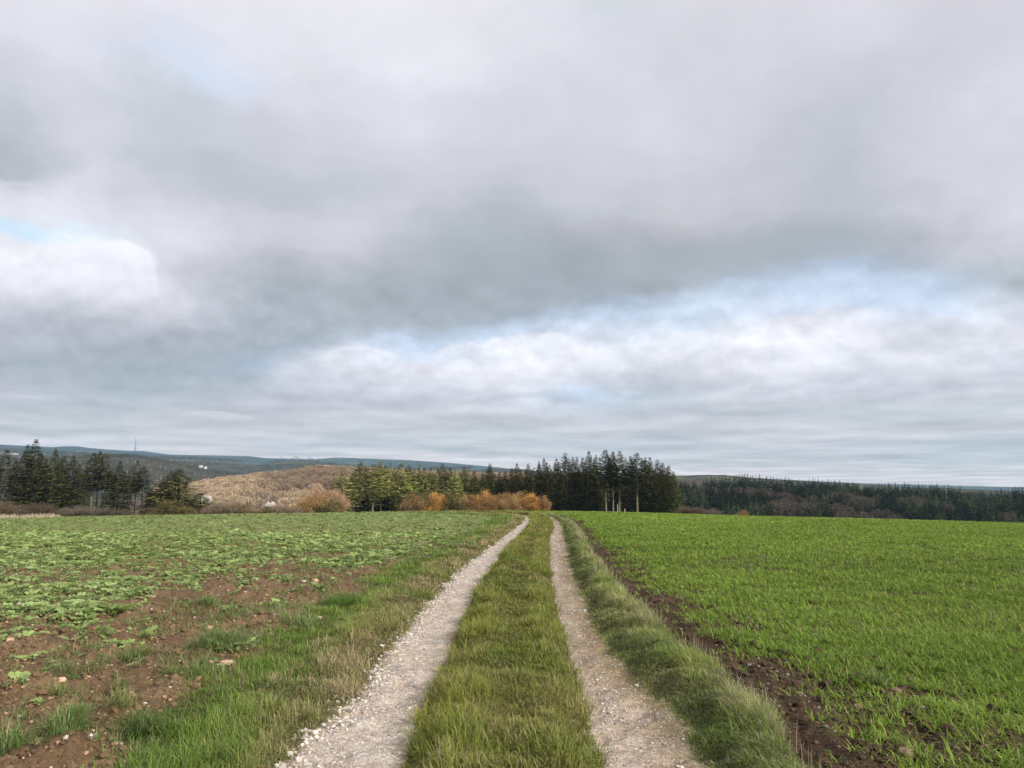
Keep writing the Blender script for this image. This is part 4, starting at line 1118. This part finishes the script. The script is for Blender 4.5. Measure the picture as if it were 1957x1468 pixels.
for q in range(3):
    a = q * 2.094 + .4
    v, f = tube([(16 * math.cos(a), 16 * math.sin(a), 0), (8 * math.cos(a), 8 * math.sin(a), 30), (0, 0, 70)], [1.3, 1.2, 1.0], 5); mesh('mast_leg', v, f, None, M_steel, e)
tag(e, 'tall thin radio mast on the far blue ridge at the left', 'radio mast')
house(259, 865.5, 6350, 50, 15, 6, 'flat white building at the foot of the radio mast', 0.0)

# ------------------------------------------------------------------ air
bx = []
x0, x1, y0, y1, z0, z1 = -7000, 7000, -450, 9300, -95, 470
vb = np.array([(x, y, z) for x in (x0, x1) for y in (y0, y1) for z in (z0, z1)])
fb = np.array([(0, 1, 3, 2), (4, 6, 7, 5), (0, 4, 5, 1), (2, 3, 7, 6), (0, 2, 6, 4), (1, 5, 7, 3)])
mh = bpy.data.materials.new('haze_air'); t = nt(mh)
vo = N(t, 'ShaderNodeVolumePrincipled'); vo.inputs['Color'].default_value = (0.42, 0.72, 0.98, 1); vo.inputs['Density'].default_value = 0.000065
t.links.new(vo.outputs[0], N(t, 'ShaderNodeOutputMaterial').inputs['Volume'])
HAZE = True
if HAZE:
    tag(mesh('haze', vb, fb, None, mh), 'thin bluish air over the valley and far hills', 'haze', kind='stuff')

# ------------------------------------------------------------------ sky
# readings of the cloud cover: brightness and tint over the visible part of the sky
XS = [0, 163, 326, 489, 652, 815, 978, 1141, 1304, 1467, 1630, 1793, 1957]
TAB = {
 0:   '222n 224n 226n 226n 228n 229n 224n 212g 212n 214n 214n 206n 212n',
 80:  '217n 222n 223n 225n 226n 228n 224n 214n 208n 210n 206n 204n 212n',
 160: '205g 213n 214b 218n 220n 222n 214n 214n 216n 206n 200n 204n 218n',
 240: '190g 210n 200g 206n 212n 216n 208n 208n 212n 202n 196g 206n 214n',
 320: '180g 214n 196g 194g 202n 208n 204n 204n 204n 200n 193g 204n 212n',
 365: '220w 220n 208n 189g 196g 204n 199n 200n 200w 196n 190g 200n 212n',
 400: '226w 222n 214n 200n 208n 198n 191g 194g 196w 193n 190g 204n 214n',
 435: '224B 236b 216n 206n 206n 187g 184g 184n 184w 183g 182g 197n 208n',
 470: '234w 248w 220n 202n 204n 183g 178g 176g 176g 176g 174g 188n 202n',
 505: '236w 240w 214n 190n 192n 180g 173g 168g 168g 174g 184b 186g 198g',
 540: '222n 230n 208n 180g 181g 174g 168g 168g 174g 196b 214b 198b 190g',
 580: '205n 212n 202n 174g 175g 168g 166g 182b 215b 224b 220b 206b 204g',
 615: '190n 196n 192n 173g 176g 168g 176b 218b 232b 228n 228n 222b 218n',
 650: '180n 180n 178g 172g 200b 200b 218b 232n 228n 238w 224n 222n 216n',
 685: '166g 170g 172g 180b 222w 224b 242w 230n 218w 236w 222n 222n 212n',
 720: '190w 178g 172g 186g 216n 226w 236w 216n 206n 218w 214n 218w 216n',
 755: '190n 184g 184g 192n 202n 208n 218n 210b 196g 202n 206n 206n 208n',
 790: '182g 188g 194n 190n 196n 194n 202n 196n 194n 194g 196g 192g 194g',
 820: '200w 190g 192n 192n 192g 196n 192g 196n 196n 204w 204n 198n 198n',
 850: '198n 204n 200w 196n 192g 190g 188g 190g 190g 196n 194n 190g 186g',
 880: '214w 212n 210n 202n 200n 204n 200n 196g 190g 188g 190g 192g 192g',
 905: '222n 222n 218n 218w 216n 212n 212n 210n 208n 204n 202n 204n 206n',
 930: '224n 222n 220n 220n 218n 216n 216n 214n 212n 210n 212n 214n 214n'}
def tint_(s):
    L_ = 206 + (int(s[:3]) - 206) * 1.14 + 1; k = s[3]
    return {'n': (L_ + 1, L_ - 1, L_ + 7), 'g': (L_ - 4, L_, L_ + 6), 'w': (L_ + 2, L_ - 1, L_ + 5),
            'b': (L_ - 12, L_ + 2, L_ + 22), 'B': (L_ - 22, L_ + 4, L_ + 26)}[k]
ys_ = sorted(TAB); TC = np.array([[lin(np.clip(tint_(s), 0, 255)) for s in TAB[k].split()] for k in ys_])
def sky_at(az, el):
    d = np.array([math.sin(az) * math.cos(el), math.cos(az) * math.cos(el), math.sin(el)])
    dep = d[1] * cp + d[2] * sp; u_ = d[0] / max(dep, .2); v_ = (-d[1] * sp + d[2] * cp) / max(dep, .2)
    px_ = min(max(W / 2 + F * u_, 0), W); py_ = min(max(H / 2 - F * v_, 0), 930)
    j = np.interp(px_, XS, range(len(XS))); i = np.interp(py_, ys_, range(len(ys_)))
    i0, j0 = int(min(i, len(ys_) - 2)), int(min(j, len(XS) - 2)); fi, fj = i - i0, j - j0
    return (TC[i0, j0] * (1 - fi) + TC[i0 + 1, j0] * fi) * (1 - fj) + (TC[i0, j0 + 1] * (1 - fi) + TC[i0 + 1, j0 + 1] * fi) * fj

w = bpy.data.worlds.new('World'); bpy.context.scene.world = w; w.use_nodes = True
t = w.node_tree; t.nodes.clear(); L = t.links
tc = N(t, 'ShaderNodeTexCoord')
sep = N(t, 'ShaderNodeSeparateXYZ'); L.new(tc.outputs['Generated'], sep.inputs[0])
def M_(op, a, b=None, c=None, clamp=False):
    n = N(t, 'ShaderNodeMath', operation=op); n.use_clamp = clamp
    for i, q in enumerate((a, b, c)):
        if q is None: continue
        if isinstance(q, (int, float)): n.inputs[i].default_value = q
        else: L.new(q, n.inputs[i])
    return n.outputs[0]
sx, sy, sz = sep.outputs
az_ = M_('ARCTAN2', sx, sy); el_ = M_('ARCSINE', sz)
# cloud-deck coordinates: the direction met with a level layer
dz = M_('ADD', M_('MAXIMUM', sz, 0.0), 0.035)
cx_ = M_('DIVIDE', sx, dz); cy_ = M_('DIVIDE', sy, dz)
cmb = N(t, 'ShaderNodeCombineXYZ'); L.new(cx_, cmb.inputs[0]); L.new(cy_, cmb.inputs[1])
def noise_(vec, sc, det, rough=0.55, dist=0.0):
    n = N(t, 'ShaderNodeTexNoise'); n.inputs['Scale'].default_value = sc; n.inputs['Detail'].default_value = det
    n.inputs['Roughness'].default_value = rough; n.inputs['Distortion'].default_value = dist; L.new(vec, n.inputs['Vector']); return n
dir3 = N(t, 'ShaderNodeVectorMath', operation='MULTIPLY'); L.new(tc.outputs['Generated'], dir3.inputs[0]); dir3.inputs[1].default_value = (1, 1, 1.4)
wn = noise_(dir3.outputs[0], 5.0, 7, 0.6)
sc = N(t, 'ShaderNodeSeparateColor'); L.new(wn.outputs['Color'], sc.inputs[0])
amp = M_('MULTIPLY_ADD', M_('MINIMUM', M_('MAXIMUM', el_, 0.0), 0.5), 0.42, 0.03)
az2 = M_('MULTIPLY_ADD', M_('SUBTRACT', sc.outputs[0], 0.5), M_('MULTIPLY', amp, 1.7), az_)
el2 = M_('MULTIPLY_ADD', M_('SUBTRACT', sc.outputs[1], 0.5), M_('MULTIPLY', amp, 0.8), el_)
AZR = R(39)
fac = M_('MULTIPLY_ADD', az2, 1 / (2 * AZR), 0.5, clamp=True)
ROWS = [R(q) for q in (0.0, 0.8, 1.6, 2.6, 3.6, 4.7, 5.8, 6.9, 8.0, 9.1, 10.2, 11.3, 12.5, 13.7, 14.9, 16.0, 17.1, 18.1, 19.1, 20.2, 21.6, 24, 27, 31, 35)]
prev = None
NST = 32
for i, e_ in enumerate(ROWS):
    cr = N(t, 'ShaderNodeValToRGB'); L.new(fac, cr.inputs[0]); cr.color_ramp.interpolation = 'CARDINAL'
    el_s = cr.color_ramp.elements
    while len(el_s) < NST: el_s.new(0.5)
    for j in range(NST):
        el_s[j].position = j / (NST - 1)
    for j in range(NST):
        a_ = (j / (NST - 1) - .5) * 2 * AZR
        cc = sky_at(a_, e_)
        if i < 1: cc = sky_at(a_, R(0.4))
        el_s[j].color = (*[float(q) for q in cc], 1)
    if prev is None: prev = cr.outputs[0]
    else:
        mr = N(t, 'ShaderNodeMapRange', interpolation_type='SMOOTHSTEP'); L.new(el2, mr.inputs[0])
        mr.inputs[1].default_value = ROWS[i - 1]; mr.inputs[2].default_value = e_
        mx = N(t, 'ShaderNodeMix', data_type='RGBA'); L.new(mr.outputs[0], mx.inputs[0]); L.new(prev, mx.inputs[6]); L.new(cr.outputs[0], mx.inputs[7])
        prev = mx.outputs[2]
# cumulus heads with crisper tops
dirP = N(t, 'ShaderNodeVectorMath', operation='MULTIPLY'); L.new(tc.outputs['Generated'], dirP.inputs[0]); dirP.inputs[1].default_value = (1, 1, 1.25)
PN = noise_(dirP.outputs[0], 15.0, 8, 0.58); PS = N(t, 'ShaderNodeSeparateColor'); L.new(PN.outputs['Color'], PS.inputs[0])
for (qx, qy, rx, ry, lv, st_) in [(60, 548, 105, 66, 236, .8), (205, 520, 100, 76, 248, .95), (700, 690, 100, 32, 240, .7), (900, 690, 90, 34, 240, .7), (1030, 690, 130, 48, 246, .9), (1190, 700, 80, 42, 240, .7),
                             (1340, 680, 130, 50, 238, .75), (1520, 690, 120, 60, 242, .8), (1850, 645, 120, 50, 230, .6), (1450, 760, 120, 26, 222, .5), (1750, 735, 130, 28, 222, .5), (60, 385, 90, 34, 226, .4),
                             (870, 790, 70, 18, 216, .5), (420, 800, 80, 14, 214, .45)]:
    a0_, t0_ = azt(qx, qy); e0_ = math.atan(t0_); ra_ = abs(azt(qx + rx, qy)[0] - a0_); re_ = abs(math.atan(azt(qx, qy - ry)[1]) - e0_)
    du = M_('DIVIDE', M_('SUBTRACT', az_, a0_), ra_); dv = M_('DIVIDE', M_('SUBTRACT', el_, e0_), re_)
    rad_ = M_('SQRT', M_('ADD', M_('MULTIPLY', du, du), M_('MULTIPLY', dv, dv)))
    rad_ = M_('ADD', rad_, M_('MULTIPLY', M_('SUBTRACT', PS.outputs[(qx // 7) % 2], 0.5), 1.7))
    mk = N(t, 'ShaderNodeMapRange', interpolation_type='SMOOTHSTEP'); L.new(rad_, mk.inputs[0]); mk.inputs[1].default_value = 1.0; mk.inputs[2].default_value = 0.80; mk.inputs[3].default_value = 0.0; mk.inputs[4].default_value = 1.0
    fd = N(t, 'ShaderNodeMapRange', interpolation_type='SMOOTHSTEP'); L.new(dv, fd.inputs[0]); fd.inputs[1].default_value = -0.75; fd.inputs[2].default_value = 0.75; fd.inputs[3].default_value = 0.0; fd.inputs[4].default_value = st_
    mx = N(t, 'ShaderNodeMix', data_type='RGBA'); L.new(M_('MULTIPLY', mk.outputs[0], fd.outputs[0]), mx.inputs[0]); L.new(prev, mx.inputs[6])
    mx.inputs[7].default_value = (*[float(q) for q in lin(np.clip((lv, lv - 1, lv + 6), 0, 255))], 1); prev = mx.outputs[2]
# heavy grey cloud bases with firmer lower edges
for (qx, qy, rx, ry, lv, st_) in [(760, 575, 300, 72, 172, .75), (1010, 545, 240, 66, 168, .75), (1330, 490, 300, 52, 174, .7), (560, 610, 190, 62, 174, .65), (260, 655, 300, 44, 170, .6),
                             (1640, 455, 190, 44, 178, .55), (60, 290, 120, 60, 180, .5), (1280, 745, 160, 22, 192, .5), (1750, 800, 200, 20, 188, .4)]:
    a0_, t0_ = azt(qx, qy); e0_ = math.atan(t0_); ra_ = abs(azt(qx + rx, qy)[0] - a0_); re_ = abs(math.atan(azt(qx, qy - ry)[1]) - e0_)
    du = M_('DIVIDE', M_('SUBTRACT', az_, a0_), ra_); dv = M_('DIVIDE', M_('SUBTRACT', el_, e0_), re_)
    rad_ = M_('SQRT', M_('ADD', M_('MULTIPLY', du, du), M_('MULTIPLY', dv, dv)))
    rad_ = M_('ADD', rad_, M_('MULTIPLY', M_('SUBTRACT', PS.outputs[(qx // 10) % 2], 0.5), 0.9))
    mk = N(t, 'ShaderNodeMapRange', interpolation_type='SMOOTHSTEP'); L.new(rad_, mk.inputs[0]); mk.inputs[1].default_value = 1.05; mk.inputs[2].default_value = 0.66; mk.inputs[3].default_value = 0.0; mk.inputs[4].default_value = 1.0
    fd = N(t, 'ShaderNodeMapRange', interpolation_type='SMOOTHSTEP'); L.new(dv, fd.inputs[0]); fd.inputs[1].default_value = 0.9; fd.inputs[2].default_value = -0.5; fd.inputs[3].default_value = 0.0; fd.inputs[4].default_value = st_
    mx = N(t, 'ShaderNodeMix', data_type='RGBA'); L.new(M_('MULTIPLY', mk.outputs[0], fd.outputs[0]), mx.inputs[0]); L.new(prev, mx.inputs[6])
    mx.inputs[7].default_value = (*[float(q) for q in lin(np.clip((lv - 3, lv + 1, lv + 7), 0, 255))], 1); prev = mx.outputs[2]
# cloud texture: streets near the horizon, soft billows above
st = noise_(cmb.outputs[0], 0.62, 5, 0.55, 0.2)
dzb = M_('ADD', dz, 0.0075)
cmb2 = N(t, 'ShaderNodeCombineXYZ'); L.new(M_('DIVIDE', sx, dzb), cmb2.inputs[0]); L.new(M_('DIVIDE', sy, dzb), cmb2.inputs[1])
st2 = noise_(cmb2.outputs[0], 0.62, 5, 0.55, 0.2)
lowm = N(t, 'ShaderNodeMapRange', interpolation_type='SMOOTHSTEP'); L.new(el_, lowm.inputs[0]); lowm.inputs[1].default_value = R(13); lowm.inputs[2].default_value = R(3); lowm.inputs[3].default_value = 0.0; lowm.inputs[4].default_value = 1.0
t1 = M_('MULTIPLY', M_('ADD', M_('MULTIPLY', M_('SUBTRACT', st.outputs['Fac'], 0.5), 0.45), M_('MULTIPLY', M_('SUBTRACT', st.outputs['Fac'], st2.outputs['Fac']), 0.75)), lowm.outputs[0])
up_off = N(t, 'ShaderNodeVectorMath', operation='ADD'); L.new(dir3.outputs[0], up_off.inputs[0]); up_off.inputs[1].default_value = (0.004, 0, 0.02)
bl = noise_(dir3.outputs[0], 15.0, 6, 0.55, 0.15)
bl2 = noise_(up_off.outputs[0], 15.0, 6, 0.55, 0.15)
midm = N(t, 'ShaderNodeMapRange', interpolation_type='SMOOTHSTEP'); L.new(el_, midm.inputs[0]); midm.inputs[1].default_value = R(16); midm.inputs[2].default_value = R(11); midm.inputs[3].default_value = 0.05; midm.inputs[4].default_value = 0.8
him = N(t, 'ShaderNodeMapRange', interpolation_type='SMOOTHSTEP'); L.new(el_, him.inputs[0]); him.inputs[1].default_value = R(2); him.inputs[2].default_value = R(9); him.inputs[3].default_value = 0.1; him.inputs[4].default_value = 0.8
hi2 = N(t, 'ShaderNodeMapRange', interpolation_type='SMOOTHSTEP'); L.new(el_, hi2.inputs[0]); hi2.inputs[1].default_value = R(13); hi2.inputs[2].default_value = R(21); hi2.inputs[3].default_value = 1.0; hi2.inputs[4].default_value = 0.28
t2 = M_('MULTIPLY', M_('ADD', M_('MULTIPLY', M_('SUBTRACT', bl.outputs['Fac'], 0.5), 0.6), M_('MULTIPLY', M_('SUBTRACT', bl.outputs['Fac'], bl2.outputs['Fac']), midm.outputs[0])), M_('MULTIPLY', him.outputs[0], hi2.outputs[0]))
tx = M_('ADD', M_('ADD', t1, t2), 1.0)
# brighter cloud round the hidden sun (outside the picture)
sd = (math.sin(SUN_AZ) * math.cos(SUN_EL), math.cos(SUN_AZ) * math.cos(SUN_EL), math.sin(SUN_EL))
dt = N(t, 'ShaderNodeVectorMath', operation='DOT_PRODUCT'); L.new(tc.outputs['Generated'], dt.inputs[0]); dt.inputs[1].default_value = sd
glow = M_('MULTIPLY', M_('POWER', M_('MAXIMUM', dt.outputs['Value'], 0.0), 5.0), 1.2)
tot = M_('MULTIPLY', M_('ADD', tx, glow), 1.0)
cl = N(t, 'ShaderNodeVectorMath', operation='SCALE'); L.new(prev, cl.inputs[0]); L.new(tot, cl.inputs['Scale'])
lo = N(t, 'ShaderNodeMapRange', interpolation_type='SMOOTHSTEP'); L.new(el_, lo.inputs[0]); lo.inputs[1].default_value = R(7.5); lo.inputs[2].default_value = R(0.5)
gn = N(t, 'ShaderNodeMix', data_type='RGBA'); L.new(lo.outputs[0], gn.inputs[0]); gn.inputs[6].default_value = (1, 1, 1, 1); gn.inputs[7].default_value = (1.42, 1.24, 1.08, 1)
clg = N(t, 'ShaderNodeVectorMath', operation='MULTIPLY'); L.new(cl.outputs[0], clg.inputs[0]); L.new(gn.outputs[2], clg.inputs[1])
cl2 = N(t, 'ShaderNodeVectorMath', operation='SCALE'); L.new(clg.outputs[0], cl2.inputs[0]); cl2.inputs['Scale'].default_value = 10.0 * 2 ** (-EXPOSURE) * 1.10
ns = N(t, 'ShaderNodeTexSky', sky_type='NISHITA'); ns.sun_disc = False; ns.sun_elevation = SUN_EL; ns.sun_rotation = SUN_AZ
mx = N(t, 'ShaderNodeMix', data_type='RGBA'); mx.inputs[0].default_value = 0.05
L.new(cl2.outputs[0], mx.inputs[6]); L.new(ns.outputs[0], mx.inputs[7])
bg = N(t, 'ShaderNodeBackground'); bg.inputs['Strength'].default_value = 0.1; L.new(mx.outputs[2], bg.inputs[0])
L.new(bg.outputs[0], N(t, 'ShaderNodeOutputWorld').inputs[0])

sl = bpy.data.lights.new('sun', 'SUN'); sl.energy = 5.0; sl.angle = R(1.5); sl.color = (1.0, 0.94, 0.84)
so = bpy.data.objects.new('sun', sl); C.objects.link(so); so.location = (20, -10, 30)
so.rotation_euler = (R(90) - SUN_EL, 0, -SUN_AZ + R(180))
from mathutils import Vector as _V
so.rotation_euler = _V(sd).to_track_quat('Z', 'Y').to_euler()

# ------------------------------------------------------------------ camera
cam = bpy.data.cameras.new('camera'); cam.sensor_width = 36; cam.lens = 36 * F / W; cam.clip_start = 0.05; cam.clip_end = 40000
co = bpy.data.objects.new('camera', cam); C.objects.link(co); co.location = (0, 0, HC); co.rotation_euler = (R(90) + PITCH, 0, 0)
S = bpy.context.scene; S.camera = co
S.view_settings.view_transform = 'Standard'; S.view_settings.look = 'None'; S.view_settings.exposure = EXPOSURE; S.view_settings.gamma = 1
S.render.resolution_x = 1024; S.render.resolution_y = 768
S.cycles.max_bounces = 5; S.cycles.diffuse_bounces = 3; S.cycles.transparent_max_bounces = 8; S.cycles.volume_bounces = 0
S.cycles.use_denoising = True
